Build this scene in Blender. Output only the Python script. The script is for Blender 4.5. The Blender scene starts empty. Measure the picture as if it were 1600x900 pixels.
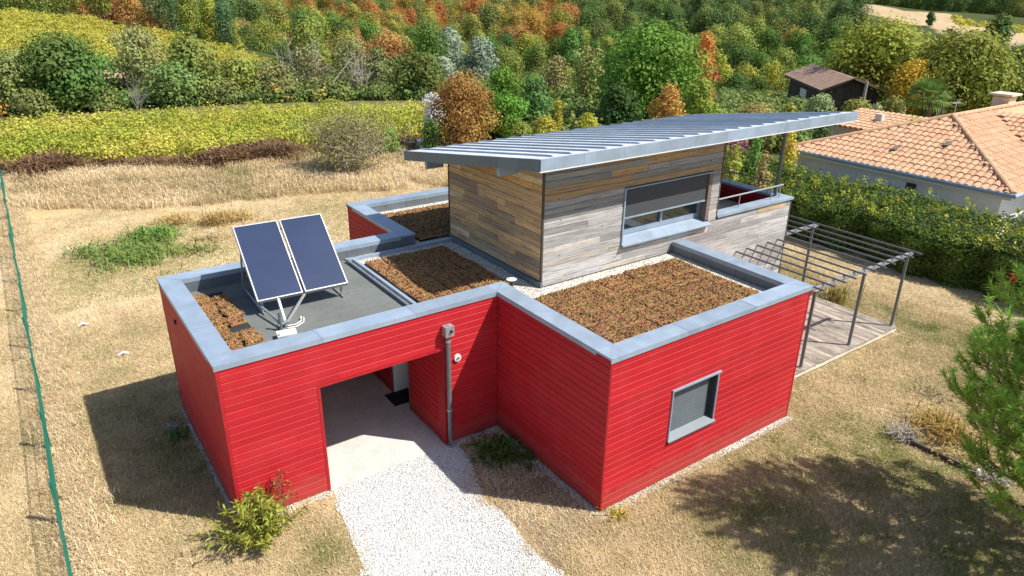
import bpy, math, random
import numpy as np
from mathutils import Vector, Matrix, Euler
random.seed(7)
RNG = np.random.default_rng(7)
SC = bpy.context.scene
COL = SC.collection

# ------------------------------------------------------------------ camera, world, sun
CAM = np.array([-6.8468, -6.9290, 8.2715])
YAW, PITCH, ROLL, FPX = 0.6193, -0.4041, 0.0132, 1106.69
FV = np.array([math.sin(YAW)*math.cos(PITCH), math.cos(YAW)*math.cos(PITCH), math.sin(PITCH)])
_r = np.array([math.cos(YAW), -math.sin(YAW), 0.0]); _u = np.cross(_r, FV)
RV = math.cos(ROLL)*_r + math.sin(ROLL)*_u
UV = -math.sin(ROLL)*_r + math.cos(ROLL)*_u
cd = bpy.data.cameras.new('camera'); cam = bpy.data.objects.new('camera', cd); COL.objects.link(cam)
cd.sensor_width = 36.0; cd.lens = FPX/1600*36.0; cd.clip_start = 0.1; cd.clip_end = 4000
cam.matrix_world = Matrix(((RV[0], UV[0], -FV[0], CAM[0]), (RV[1], UV[1], -FV[1], CAM[1]),
                           (RV[2], UV[2], -FV[2], CAM[2]), (0, 0, 0, 1)))
SC.camera = cam
SUN = np.array([1.66, -1.76, 3.0]); SUN /= np.linalg.norm(SUN)
sl = bpy.data.lights.new('sun', 'SUN'); sl.energy = 5.0; sl.angle = math.radians(0.5); sl.color = (1.0, 0.955, 0.88)
so = bpy.data.objects.new('sun', sl); COL.objects.link(so)
so.rotation_euler = Vector(-SUN).to_track_quat('-Z', 'Y').to_euler()
W = bpy.data.worlds.new('World'); SC.world = W; W.use_nodes = True
nt = W.node_tree
sky = nt.nodes.new('ShaderNodeTexSky'); sky.sky_type = 'NISHITA'; sky.sun_disc = False
sky.sun_elevation = math.asin(SUN[2]); sky.sun_rotation = math.atan2(SUN[0], SUN[1])
bg = nt.nodes['Background']; nt.links.new(sky.outputs[0], bg.inputs[0]); bg.inputs[1].default_value = 0.112
SC.view_settings.view_transform = 'Standard'; SC.view_settings.look = 'None'
SC.view_settings.exposure = 0.48; SC.view_settings.gamma = 1.0
SC.cycles.max_bounces = 6; SC.cycles.diffuse_bounces = 3; SC.cycles.transmission_bounces = 4

def pix_ray(px, py):
    return FV + (px-800)/FPX*RV - (py-450)/FPX*UV
def at_dist(px, py, d):            # point seen at a photo pixel at a horizontal distance d (used to survey the site)
    v = pix_ray(px, py); return CAM + v*(d/math.hypot(v[0], v[1]))

# ------------------------------------------------------------------ materials
def sock(n, name): return n.inputs[name]
class NT:
    def __init__(s, name):
        s.m = bpy.data.materials.new(name); s.m.use_nodes = True; s.t = s.m.node_tree
        s.b = s.t.nodes['Principled BSDF']; s.out = s.t.nodes['Material Output']
    def n(s, typ, **kw):
        x = s.t.nodes.new(typ)
        for k, v in kw.items():
            if k.startswith('i_'): x.inputs[k[2:].replace('_', ' ')].default_value = v
            else: setattr(x, k, v)
        return x
    def l(s, a, b): s.t.links.new(a, b)
    def coord(s, scale=(1, 1, 1), kind='Object', offset_random=0.0):
        tc = s.n('ShaderNodeTexCoord'); mp = s.n('ShaderNodeMapping'); mp.inputs['Scale'].default_value = scale
        s.l(tc.outputs[kind], mp.inputs[0])
        if offset_random:
            oi = s.n('ShaderNodeObjectInfo'); mu = s.n('ShaderNodeMath', operation='MULTIPLY'); mu.inputs[1].default_value = offset_random
            s.l(oi.outputs['Random'], mu.inputs[0]); cb = s.n('ShaderNodeCombineXYZ')
            for i in range(3): s.l(mu.outputs[0], cb.inputs[i])
            s.l(cb.outputs[0], mp.inputs['Location'])
        return mp.outputs[0]
    def noise(s, vec, scale, detail=4, rough=0.55):
        x = s.n('ShaderNodeTexNoise'); x.inputs['Scale'].default_value = scale; x.inputs['Detail'].default_value = detail
        x.inputs['Roughness'].default_value = rough; s.l(vec, x.inputs['Vector']); return x.outputs[0]
    def ramp(s, fac, stops, interp='LINEAR'):
        x = s.n('ShaderNodeValToRGB'); e = x.color_ramp.elements; x.color_ramp.interpolation = interp
        while len(e) < len(stops): e.new(0.5)
        for i, (p, c) in enumerate(stops):
            e[i].position = p; e[i].color = (*c, 1) if len(c) == 3 else c
        s.l(fac, x.inputs[0]); return x.outputs[0]
    def mix(s, fac, a, b, mode='MIX'):
        x = s.n('ShaderNodeMix', data_type='RGBA', blend_type=mode)
        for v, i in ((fac, 0), (a, 6), (b, 7)):
            if isinstance(v, (int, float)): x.inputs[i].default_value = v
            elif isinstance(v, tuple): x.inputs[i].default_value = (*v, 1) if len(v) == 3 else v
            else: s.l(v, x.inputs[i])
        return x.outputs[2]
    def mul(s, a, k, add=0.0):
        x = s.n('ShaderNodeMath', operation='MULTIPLY_ADD'); s.l(a, x.inputs[0]); x.inputs[1].default_value = k; x.inputs[2].default_value = add
        return x.outputs[0]
    def bump(s, h, dist=0.01, strength=0.5):
        x = s.n('ShaderNodeBump'); x.inputs['Distance'].default_value = dist; x.inputs['Strength'].default_value = strength
        s.l(h, x.inputs['Height']); s.l(x.outputs[0], s.b.inputs['Normal']); return x
    def set(s, color=None, rough=None, metal=None, spec=None):
        if color is not None:
            if isinstance(color, tuple): s.b.inputs['Base Color'].default_value = (*color, 1)
            else: s.l(color, s.b.inputs['Base Color'])
        if rough is not None:
            if isinstance(rough, float): s.b.inputs['Roughness'].default_value = rough
            else: s.l(rough, s.b.inputs['Roughness'])
        if metal is not None: s.b.inputs['Metallic'].default_value = metal
        if spec is not None: s.b.inputs['Specular IOR Level'].default_value = spec
        return s.m

def plain(name, color, rough=0.6, metal=0.0, var=0.15, scale=6.0, spec=0.4):
    k = NT(name); v = k.coord(); n = k.noise(v, scale, 5)
    a = tuple(c*(1-var) for c in color); b = tuple(min(1, c*(1+var)) for c in color)
    return k.set(k.ramp(n, [(0.3, a), (0.7, b)]), rough, metal, spec)

def mat_red():
    k = NT('red_stained_timber'); v = k.coord((0.6, 0.6, 16), offset_random=30.0)
    g = k.noise(v, 2.2, 6, 0.6)
    c = k.ramp(g, [(0.25, (0.40, 0.014, 0.020)), (0.55, (0.46, 0.018, 0.025)), (0.8, (0.52, 0.026, 0.034))])
    oi = k.n('ShaderNodeObjectInfo')
    tone = k.ramp(oi.outputs['Random'], [(0, (0.92, 0.92, 0.92)), (1, (1.06, 1.06, 1.06))])
    c = k.mix(1.0, c, tone, 'MULTIPLY')
    v2 = k.coord((1, 1, 1)); w = k.noise(v2, 1.3, 5, 0.6)          # sun bleached, dusty drifts
    c = k.mix(k.ramp(w, [(0.5, (0, 0, 0)), (0.9, (0.22, 0.22, 0.22))]), c, (0.62, 0.12, 0.12))
    gz_ = k.n('ShaderNodeSeparateXYZ'); k.l(v2, gz_.inputs[0]); sp = k.noise(v2, 5.0, 5, .7); ad = k.n('ShaderNodeMath', operation='MULTIPLY_ADD'); k.l(sp, ad.inputs[0]); ad.inputs[1].default_value = -.7; k.l(gz_.outputs[2], ad.inputs[2])
    c = k.mix(k.ramp(ad.outputs[0], [(0.0, (.16, .16, .16)), (.07, (0, 0, 0))]), c, (0.30, 0.17, 0.12))   # rain splashed dust at the foot
    k.bump(g, 0.004, 0.35); return k.set(c, 0.58, spec=0.22)
def mat_wood(name, kn=0.5):
    k = NT(name); oi = k.n('ShaderNodeObjectInfo')
    v = k.coord((0.8, 0.8, 26), offset_random=40.0); g = k.noise(v, 2.0, 9, 0.72)
    v3 = k.coord((1.2, 1.2, 3.5), offset_random=17.0); p = k.noise(v3, 2.0, 4, 0.6)
    gr = k.ramp(g, [(0.30, (0.26, 0.25, 0.24)), (0.42, (0.78, 0.77, 0.75)), (0.52, (1.02, 1.02, 1.02)), (0.75, (1.22, 1.2, 1.17))])
    c = k.mix(1.0, oi.outputs['Color'], gr, 'MULTIPLY')
    c = k.mix(k.ramp(p, [(0.45, (0, 0, 0)), (0.75, (0.45, 0.45, 0.45))]), c, (0.20, 0.185, 0.175))
    st = k.noise(k.coord((0.35, 0.35, 11), offset_random=63.0), 3.0, 6, 0.7); c = k.mix(k.ramp(st, [(0.52, (0, 0, 0)), (0.66, (0.72, 0.72, 0.72))]), c, (0.115, 0.108, 0.105))
    vo = k.n('ShaderNodeTexVoronoi'); vo.inputs['Scale'].default_value = 3.6; k.l(k.coord((1, 1, 1.7), offset_random=9.0), vo.inputs['Vector'])
    c = k.mix(k.ramp(vo.outputs['Distance'], [(0.06, (kn*1.4, kn*1.4, kn*1.4)), (0.12, (0, 0, 0))]), c, (0.06, 0.045, 0.035))
    k.bump(g, 0.006, 0.5); return k.set(c, 0.8, spec=0.2)
def mat_zinc(name='zinc_sheet', base=(0.31, 0.385, 0.475), metal=0.25, rough=0.5):
    k = NT(name); v = k.coord(); n = k.noise(v, 2.0, 6, 0.65); oi = k.n('ShaderNodeObjectInfo')
    a = tuple(x*0.86 for x in base); b = tuple(x*1.12 for x in base)
    c = k.ramp(n, [(0.3, a), (0.7, b)])
    c = k.mix(1.0, c, k.ramp(oi.outputs['Random'], [(0, (0.9, 0.9, 0.9)), (1, (1.08, 1.08, 1.08))]), 'MULTIPLY')
    k.bump(k.noise(v, 3.0, 2), 0.003, 0.25)
    return k.set(c, k.ramp(n, [(0.3, (rough-.08,)*3), (0.7, (rough+.1,)*3)]), metal, 0.5)
def mat_leaf(name, trans=0.3, rough=0.55, inst=None, ramp=None):
    """leaf colour = object colour varied by the leaf's own tint attribute; or a ramp over a per-clump tint"""
    k = NT(name); at = k.n('ShaderNodeAttribute', attribute_name='tint')
    if ramp is None:
        oi = k.n('ShaderNodeObjectInfo'); hs = k.n('ShaderNodeHueSaturation')
        k.l(oi.outputs['Color'], hs.inputs['Color'])
        k.l(k.mul(at.outputs['Fac'], 0.055, 0.4725), hs.inputs['Hue'])
        k.l(k.mul(at.outputs['Fac'], 0.66, 0.69), hs.inputs['Value']); c = hs.outputs[0]
    else:
        it = k.n('ShaderNodeAttribute', attribute_name='itint', attribute_type='INSTANCER')
        c = k.ramp(it.outputs['Fac'], ramp); hs = k.n('ShaderNodeHueSaturation'); k.l(c, hs.inputs['Color'])
        k.l(k.mul(at.outputs['Fac'], 0.6, 0.72), hs.inputs['Value']); c = hs.outputs[0]
    k.set(c, max(rough, .65), spec=0.14)
    tr = k.n('ShaderNodeBsdfTranslucent'); k.l(c, tr.inputs[0]); ms = k.n('ShaderNodeMixShader'); ms.inputs[0].default_value = trans
    k.l(k.b.outputs[0], ms.inputs[1]); k.l(tr.outputs[0], ms.inputs[2]); k.l(ms.outputs[0], k.out.inputs[0])
    return k.m
def mat_gravel(name, a, b, sc):
    k = NT(name); v = k.coord(); vo = k.n('ShaderNodeTexVoronoi'); vo.inputs['Scale'].default_value = sc; k.l(v, vo.inputs['Vector'])
    cr = k.ramp(vo.outputs['Color'], [(0.1, a), (0.8, b)])
    cr = k.mix(k.ramp(vo.outputs['Distance'], [(0.45, (0, 0, 0)), (0.8, (0.75, 0.75, 0.75))]), cr, tuple(x*0.4 for x in a))
    inv = k.mul(vo.outputs['Distance'], -1.0, 1.0); k.bump(inv, 0.025, 0.9); return k.set(cr, 0.85, spec=0.2)
def mat_ground():
    k = NT('dry_ground'); at = k.n('ShaderNodeAttribute', attribute_name='zone'); v = k.coord()
    n1 = k.noise(v, 0.55, 6, 0.6); n2 = k.noise(v, 7.0, 6, 0.7); n3 = k.noise(v, 45.0, 3, 0.6)
    c = k.mix(1.0, at.outputs['Color'], k.ramp(n1, [(0.3, (0.72, 0.78, 0.68)), (0.5, (1, 1, 1)), (0.7, (1.22, 1.15, 1.05))]), 'MULTIPLY')
    c = k.mix(1.0, c, k.ramp(n2, [(0.3, (0.62, 0.62, 0.6)), (0.65, (1.2, 1.18, 1.15))]), 'MULTIPLY')
    c = k.mix(1.0, c, k.ramp(n3, [(0.3, (0.7, 0.7, 0.7)), (0.7, (1.25, 1.25, 1.2))]), 'MULTIPLY')
    k.bump(n3, 0.03, 0.6); return k.set(c, 0.95, spec=0.1)
def mat_sedum():
    k = NT('sedum_plants'); g = k.n('ShaderNodeNewGeometry'); at = k.n('ShaderNodeAttribute', attribute_name='tint')
    mp = k.n('ShaderNodeMapping'); k.l(g.outputs['Position'], mp.inputs[0])
    n = k.noise(mp.outputs[0], 1.9, 6, 0.75)
    ad = k.n('ShaderNodeMath', operation='MULTIPLY_ADD'); k.l(at.outputs['Fac'], ad.inputs[0]); ad.inputs[1].default_value = 0.36; k.l(k.mul(n, 1.3, -0.40), ad.inputs[2])
    c = k.ramp(ad.outputs[0], [(0.08, (0.14, 0.125, 0.045)), (0.20, (0.24, 0.12, 0.065)), (0.34, (0.34, 0.16, 0.08)), (0.43, (0.22, 0.19, 0.065)), (0.52, (0.37, 0.18, 0.075)), (0.66, (0.30, 0.14, 0.085)), (0.80, (0.39, 0.25, 0.11)), (0.94, (0.64, 0.55, 0.42))])
    return k.set(c, 0.85, spec=0.15)
def mat_glass():
    k = NT('window_glass'); k.set((0.035, 0.05, 0.045), 0.03, 0.0, 0.9); return k.m
def mat_tile():
    k = NT('terracotta_tile'); oi = k.n('ShaderNodeObjectInfo'); v = k.coord(offset_random=11.0); n = k.noise(v, 5, 5)
    at = k.n('ShaderNodeAttribute', attribute_name='tint')
    ad = k.n('ShaderNodeMath', operation='ADD'); k.l(oi.outputs['Random'], ad.inputs[0]); k.l(at.outputs['Fac'], ad.inputs[1])
    fr = k.n('ShaderNodeMath', operation='FRACT'); k.l(ad.outputs[0], fr.inputs[0])
    c = k.ramp(fr.outputs[0], [(0, (0.55, 0.315, 0.185)), (0.3, (0.59, 0.355, 0.215)), (0.6, (0.61, 0.38, 0.235)), (1, (0.56, 0.325, 0.19))])
    c = k.mix(1.0, c, k.ramp(n, [(0.3, (0.8, 0.78, 0.76)), (0.7, (1.12, 1.12, 1.12))]), 'MULTIPLY')
    return k.set(c, 0.85, spec=0.2)
def mat_concrete(name, base, sc=3.0):
    k = NT(name); v = k.coord(); n = k.noise(v, sc, 8, 0.65); m = k.noise(v, sc*14, 4)
    c = k.ramp(n, [(0.3, tuple(x*.78 for x in base)), (0.7, tuple(x*1.12 for x in base))])
    c = k.mix(1.0, c, k.ramp(m, [(0.3, (.9, .9, .9)), (.7, (1.06, 1.06, 1.06))]), 'MULTIPLY'); k.bump(m, 0.003, 0.3)
    return k.set(c, 0.85, spec=0.2)

M = dict(
    red=mat_red(), wood=mat_wood('weathered_larch'), deck=mat_wood('deck_timber', 0.3), zinc=mat_zinc(),
    zincw=mat_zinc('zinc_wall_sheet', (0.15, 0.175, 0.195), 0.25, 0.6), roofzinc=mat_zinc('zinc_roof_tray', (0.66, 0.685, 0.71), 0.1, 0.45),
    core=plain('dark_red_backing', (0.06, 0.006, 0.007), 0.9), dark=plain('dark_backing', (0.03, 0.03, 0.03), 0.9),
    white=plain('white_painted_metal', (0.72, 0.72, 0.70), 0.45, 0.0, 0.06), steel=plain('galvanised_steel', (0.42, 0.43, 0.44), 0.45, 0.55, 0.12, 20),
    greysteel=plain('grey_painted_steel', (0.16, 0.175, 0.195), 0.45, 0.3, 0.1, 15), anth=plain('anthracite_frame', (0.05, 0.057, 0.065), 0.45, 0.2, 0.1),
    shutter=plain('grey_blue_shutter', (0.155, 0.18, 0.20), 0.55, 0.2, 0.07), screen=plain('dark_screen_fabric', (0.06, 0.063, 0.068), 0.85, 0, 0.08, 30),
    ceiling=plain('pale_soffit', (0.75, 0.73, 0.70), 0.8), glass=mat_glass(), absorber=plain('solar_absorber', (0.028, 0.042, 0.092), 0.2, 0.0, 0.12, 1.5, 0.55),
    bitumen=mat_concrete('bitumen_felt', (0.165, 0.175, 0.165), 1.2), concrete=mat_concrete('pale_concrete', (0.60, 0.575, 0.53), 1.0),
    gravel=mat_gravel('white_gravel', (0.58, 0.57, 0.55), (0.85, 0.84, 0.82), 44), pebble=mat_gravel('roof_pebbles', (0.48, 0.44, 0.38), (0.78, 0.74, 0.66), 26),
    sedum=mat_sedum(), ground=mat_ground(), leaf=mat_leaf('leaves'), needle=mat_leaf('pine_needles', 0.35, 0.45),
    bark=plain('bark', (0.17, 0.135, 0.105), 0.95, 0, 0.35, 9), palebark=plain('pale_twigs', (0.34, 0.31, 0.27), 0.95, 0, 0.25, 9), tile=mat_tile(),
    render=plain('blue_grey_render', (0.84, 0.87, 0.88), 0.9, 0, 0.05), cream=plain('cream_render', (0.6, 0.5, 0.38), 0.9, 0, 0.1),
    barn=mat_wood('barn_boards', 0.1), green=plain('green_coated_wire', (0.012, 0.15, 0.105), 0.5, 0, 0.15),
    rubber=plain('black_rubber', (0.018, 0.018, 0.02), 0.9), trim=plain('dark_wood_edge', (0.075, 0.06, 0.05), 0.8), redtrim=plain('red_corner_batten', (0.38, 0.012, 0.018), 0.55, 0, 0.15),
    grass=mat_leaf('dry_grass', 0.25, 0.7, True, [(0.0, (0.16, 0.20, 0.045)), (0.16, (0.31, 0.29, 0.10)), (0.36, (0.50, 0.405, 0.225)), (0.7, (0.68, 0.53, 0.31)), (1.0, (0.80, 0.67, 0.45))]),
    vine=mat_leaf('vine_leaves', 0.35, 0.5, True, [(0.0, (0.14, 0.20, 0.035)), (0.3, (0.30, 0.36, 0.05)), (0.62, (0.47, 0.46, 0.075)), (0.88, (0.58, 0.52, 0.11)), (1.0, (0.42, 0.28, 0.09))]),
    bracken=mat_leaf('brown_bracken', 0.2, 0.7, True, [(0.0, (0.13, 0.075, 0.05)), (0.5, (0.27, 0.155, 0.09)), (0.8, (0.34, 0.22, 0.10)), (1.0, (0.29, 0.27, 0.09))]),
    stone=mat_leaf('gravel_stones', 0.0, 0.8, True, [(0.0, (0.33, 0.32, 0.305)), (0.13, (0.64, 0.63, 0.61)), (1.0, (0.87, 0.86, 0.84))]),
    soil=mat_concrete('brown_soil', (0.24, 0.175, 0.12), 4.0),
)

# ------------------------------------------------------------------ mesh helpers
class MB:
    def __init__(s): s.v = []; s.f = []; s.t = []; s.mi = []
    def add(s, vs, fs, tint=0.5, mi=0):
        o = len(s.v); s.v += [tuple(map(float, p)) for p in vs]; s.f += [tuple(o+i for i in f) for f in fs]; s.t += [tint]*len(fs); s.mi += [mi]*len(fs); return s
    def box(s, a, b, tint=0.5, mi=0):
        x0, y0, z0 = a; x1, y1, z1 = b
        vs = [(x0, y0, z0), (x1, y0, z0), (x1, y1, z0), (x0, y1, z0), (x0, y0, z1), (x1, y0, z1), (x1, y1, z1), (x0, y1, z1)]
        return s.add(vs, [(0, 3, 2, 1), (4, 5, 6, 7), (0, 1, 5, 4), (1, 2, 6, 5), (2, 3, 7, 6), (3, 0, 4, 7)], tint, mi)
    def obox(s, c, ax, ay, az, tint=0.5):      # oriented box: centre and three half-axis vectors
        c, ax, ay, az = map(np.array, (c, ax, ay, az)); vs = [c+i*ax+j*ay+k*az for k in (-1, 1) for j in (-1, 1) for i in (-1, 1)]
        return s.add(vs, [(0, 2, 3, 1), (4, 5, 7, 6), (0, 1, 5, 4), (1, 3, 7, 5), (3, 2, 6, 7), (2, 0, 4, 6)], tint)
    def tube(s, pts, rs, n=6, cap=True, tint=0.5):
        pts = [np.array(p, float) for p in pts]
        if not hasattr(rs, '__len__'): rs = [rs]*len(pts)
        rings = []
        for i, p in enumerate(pts):
            d = pts[min(i+1, len(pts)-1)]-pts[max(i-1, 0)]; d = d/(np.linalg.norm(d)+1e-9)
            a = np.cross(d, (0, 0, 1) if abs(d[2]) < .9 else (1, 0, 0)); a /= np.linalg.norm(a); b = np.cross(d, a)
            rings.append([p+rs[i]*(math.cos(2*math.pi*k/n)*a+math.sin(2*math.pi*k/n)*b) for k in range(n)])
        vs = [q for r in rings for q in r]; fs = []
        for i in range(len(pts)-1):
            for k in range(n): fs.append((i*n+k, i*n+(k+1) % n, (i+1)*n+(k+1) % n, (i+1)*n+k))
        if cap: fs += [tuple(range(n-1, -1, -1)), tuple((len(pts)-1)*n+k for k in range(n))]
        return s.add(vs, fs, tint)
    def extrude(s, prof, a, b, tint=0.5):      # prof: points at a; swept by b-a
        d = np.array(b)-np.array(a); n = len(prof); p0 = [np.array(q) for q in prof]
        return s.add(p0+[q+d for q in p0], [tuple(range(n)), tuple(range(2*n-1, n-1, -1))]+[(i, i+n, (i+1) % n+n, (i+1) % n) for i in range(n)], tint)
    def mesh(s, name, mats):
        me = bpy.data.meshes.new(name); me.from_pydata(s.v, [], s.f)
        for m in (mats if isinstance(mats, (list, tuple)) else [mats]): me.materials.append(m)
        at = me.attributes.new('tint', 'FLOAT', 'FACE'); at.data.foreach_set('value', s.t)
        if any(s.mi): me.polygons.foreach_set('material_index', s.mi)
        me.update(); return me
def fast_mesh(name, co, faces_n, k, tint, mat):   # all faces have k vertices in order
    me = bpy.data.meshes.new(name); n = len(co); me.vertices.add(n); me.vertices.foreach_set('co', np.ascontiguousarray(co, dtype=np.float32).ravel())
    me.loops.add(n); me.loops.foreach_set('vertex_index', np.arange(n, dtype=np.int32))
    me.polygons.add(faces_n); me.polygons.foreach_set('loop_start', np.arange(0, n, k, dtype=np.int32))
    at = me.attributes.new('tint', 'FLOAT', 'FACE'); at.data.foreach_set('value', np.asarray(tint, dtype=np.float32))
    me.materials.append(mat); me.update(calc_edges=True); return me
def setp(o, label=None, cat=None, group=None, kind=None):
    if label: o['label'] = label
    if cat: o['category'] = cat
    if group: o['group'] = group
    if kind: o['kind'] = kind
    return o
def link(name, me, parent=None, loc=None, color=None):
    o = bpy.data.objects.new(name, me); COL.objects.link(o)
    if parent is not None:
        o.parent = parent
        if parent.type == 'EMPTY' and parent.get('_base') is None:
            o.matrix_parent_inverse = Matrix.Translation(-Vector(parent.location))
    if loc is not None: o.location = loc
    if color is not None: o.color = (*color, 1)
    return o
def mk(name, mb, mat, parent=None, color=None): return link(name, mb.mesh(name, mat), parent, None, color)
def thing(name, label, cat, loc=(0, 0, 0), group=None):
    o = bpy.data.objects.new(name, None); COL.objects.link(o); o.location = loc; o.empty_display_size = 0.2
    return setp(o, label, cat, group)
def ln(a): return a/(np.linalg.norm(a, axis=-1, keepdims=True)+1e-9)

def leaves_mesh(name, centers, normals, size, aspect, tint, mat, rng=RNG, shape='quad'):
    """one diamond leaf (or triangle blade) per centre"""
    n = len(centers); size = np.broadcast_to(size, (n,))[:, None]
    a = ln(np.cross(normals, rng.normal(size=(n, 3)))); b = np.cross(ln(normals), a)
    if shape == 'quad':
        q = np.stack([centers-a*size, centers-b*size*aspect, centers+a*size, centers+b*size*aspect], 1); k = 4
    else:
        q = np.stack([centers-b*size*aspect, centers+b*size*aspect, centers+a*size*2], 1); k = 3
    return fast_mesh(name, q.reshape(-1, 3), n, k, tint, mat)
def crown_pts(blobs, n, rng=RNG, shell=0.55):
    """leaf positions spread through the outer volume of overlapping clumps"""
    blobs = [(np.array(c, float), np.array(r if hasattr(r, '__len__') else (r, r, r), float)) for c, r in blobs]
    w = np.array([np.prod(r)**(2/3) for _, r in blobs]); w /= w.sum()
    idx = rng.choice(len(blobs), n, p=w); C = np.array([b[0] for b in blobs])[idx]; R = np.array([b[1] for b in blobs])[idx]
    d = ln(rng.normal(size=(n, 3))); rad = shell+(1.08-shell)*rng.random(n)**0.7
    lump = 1+0.22*np.sin(d[:, 0]*5+idx)*np.sin(d[:, 1]*6+idx*2)*np.cos(d[:, 2]*5)
    rad = rad+(rng.random(n) < .10)*rng.random(n)*.38
    p = C+d*R*(rad*lump)[:, None]
    bt = rng.random(len(blobs)); tint = np.clip(0.6*bt[idx]+0.4*rng.random(n), 0, 1)
    nor = ln(d*1.0+np.array([0, 0, 0.35])+rng.normal(size=(n, 3))*0.36)
    return p, nor, tint
def scatter(name, pts, protos, mat_unused=None, scl=(0.8, 1.25), tint=None, rng=RNG, tilt=0.0, label=None, cat=None):
    """stuff: one object whose geometry nodes set a prototype clump on every point"""
    n = len(pts); me = bpy.data.meshes.new(name); me.vertices.add(n); me.vertices.foreach_set('co', np.asarray(pts, np.float32).ravel())
    rot = np.stack([rng.normal(size=n)*tilt, rng.normal(size=n)*tilt, rng.random(n)*2*math.pi], 1).astype(np.float32)
    me.attributes.new('rot', 'FLOAT_VECTOR', 'POINT').data.foreach_set('vector', rot.ravel())
    sc_ = np.asarray(scl, np.float32) if hasattr(scl, '__len__') and len(scl) == n else rng.uniform(scl[0], scl[1], n).astype(np.float32)
    me.attributes.new('scl', 'FLOAT', 'POINT').data.foreach_set('value', sc_)
    me.attributes.new('itint', 'FLOAT', 'POINT').data.foreach_set('value', np.clip(tint if tint is not None else rng.random(n), 0, 1).astype(np.float32))
    c = bpy.data.collections.new(name+'_clumps')
    for p in protos: c.objects.link(bpy.data.objects.new(name+'_clump', p))
    g = bpy.data.node_groups.new(name, 'GeometryNodeTree')
    g.interface.new_socket('Geometry', in_out='INPUT', socket_type='NodeSocketGeometry'); g.interface.new_socket('Geometry', in_out='OUTPUT', socket_type='NodeSocketGeometry')
    gi = g.nodes.new('NodeGroupInput'); go = g.nodes.new('NodeGroupOutput'); ip = g.nodes.new('GeometryNodeInstanceOnPoints'); ci = g.nodes.new('GeometryNodeCollectionInfo')
    ci.inputs['Collection'].default_value = c; ci.inputs['Separate Children'].default_value = True; ip.inputs['Pick Instance'].default_value = True
    ra = g.nodes.new('GeometryNodeInputNamedAttribute'); ra.data_type = 'FLOAT_VECTOR'; ra.inputs[0].default_value = 'rot'
    sa = g.nodes.new('GeometryNodeInputNamedAttribute'); sa.data_type = 'FLOAT'; sa.inputs[0].default_value = 'scl'
    g.links.new(gi.outputs[0], ip.inputs['Points']); g.links.new(ci.outputs[0], ip.inputs['Instance']); g.links.new(ra.outputs[0], ip.inputs['Rotation']); g.links.new(sa.outputs[0], ip.inputs['Scale'])
    g.links.new(ip.outputs[0], go.inputs[0])
    o = link(name, me); md = o.modifiers.new('scatter', 'NODES'); md.node_group = g
    return setp(o, label, cat, None, 'stuff')
def inside(poly, P):
    x, y = P[:, 0], P[:, 1]; r = np.zeros(len(P), bool); j = len(poly)-1
    for i in range(len(poly)):
        xi, yi = poly[i]; xj, yj = poly[j]
        r ^= ((yi > y) != (yj > y)) & (x < (xj-xi)*(y-yi)/(yj-yi+1e-12)+xi); j = i
    return r
def vnoise(x, y, s, seed=0):
    r = np.random.default_rng(seed); g = r.random((64, 64)); x = x*s; y = y*s
    xi = np.floor(x).astype(int); yi = np.floor(y).astype(int); fx = x-xi; fy = y-yi; fx = fx*fx*(3-2*fx); fy = fy*fy*(3-2*fy)
    G = lambda a, b: g[a % 64, b % 64]
    return (G(xi, yi)*(1-fx)+G(xi+1, yi)*fx)*(1-fy)+(G(xi, yi+1)*(1-fx)+G(xi+1, yi+1)*fx)*fy

# ------------------------------------------------------------------ terrain
FH = np.array([math.sin(YAW), math.cos(YAW)]); RH = np.array([math.cos(YAW), -math.sin(YAW)])
_c = []
for px, py, d, dz in [(0, 20, 125, 0), (120, 30, 125, 0), (250, 50, 118, 0), (350, 75, 108, 0), (440, 100, 98, 0), (-150, 5, 130, 0), (-300, 60, 100, 0),
                      (150, 105, 78, 0), (160, 130, 72, 0), (0, 110, 76, 0), (300, 115, 80, 0), (-150, 120, 72, 0), (60, 60, 100, 0), (250, 85, 95, 0),
                      (0, 8, 170, -6), (250, 8, 190, -6), (120, 0, 150, -7), (350, 45, 140, -6),
                      (440, 80, 120, -6), (600, 75, 120, -6.5), (600, 40, 160, -6), (600, 12, 200, -6), (800, 100, 100, -7), (800, 60, 135, -6.5), (800, 25, 180, -6), (800, 0, 230, -6),
                      (1000, 110, 95, -7), (1000, 60, 130, -6.5), (1000, 15, 190, -6), (1000, -5, 240, -5), (1200, 100, 95, -7), (1200, 50, 130, -7), (1200, 10, 180, -6), (1200, -5, 240, -5),
                      (1335, 6, 260, 0), (1450, 19, 250, 0), (1545, 42, 225, 0), (1345, 22, 240, 0), (1450, 40, 210, 0), (1478, 55, 190, 0), (1590, 75, 170, 0), (1700, 60, 220, 0), (1700, 110, 130, -3),
                      (1400, 90, 130, -4), (1300, 85, 110, -7), (1560, 90, 130, -3),
                      (1450, 4, 330, -6), (1590, 20, 330, -6), (700, -8, 300, -5), (300, -8, 300, -5), (0, -10, 260, -4), (1200, -8, 330, -5)]:
    p = at_dist(px, py, d); _c.append((p[0], p[1], p[2]+dz))
for px in range(-400, 2100, 250):
    for d, z in ((62, -0.8), (420, 1.0), (560, 9.0), (900, 16.0)):
        if d == 62 and px > 700: z = -1.2
        v = pix_ray(px, 100); v = v[:2]/np.hypot(v[0], v[1]); _c.append((CAM[0]+v[0]*d, CAM[1]+v[1]*d, z))
for a in range(0, 360, 30):
    for d in (45, 200, 600): 
        v = np.array([math.cos(math.radians(a)), math.sin(math.radians(a))])
        if v@FH < 0.45: _c.append((CAM[0]+v[0]*d, CAM[1]+v[1]*d, -0.5 if d < 100 else -3))
_c = np.array(_c)
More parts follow.
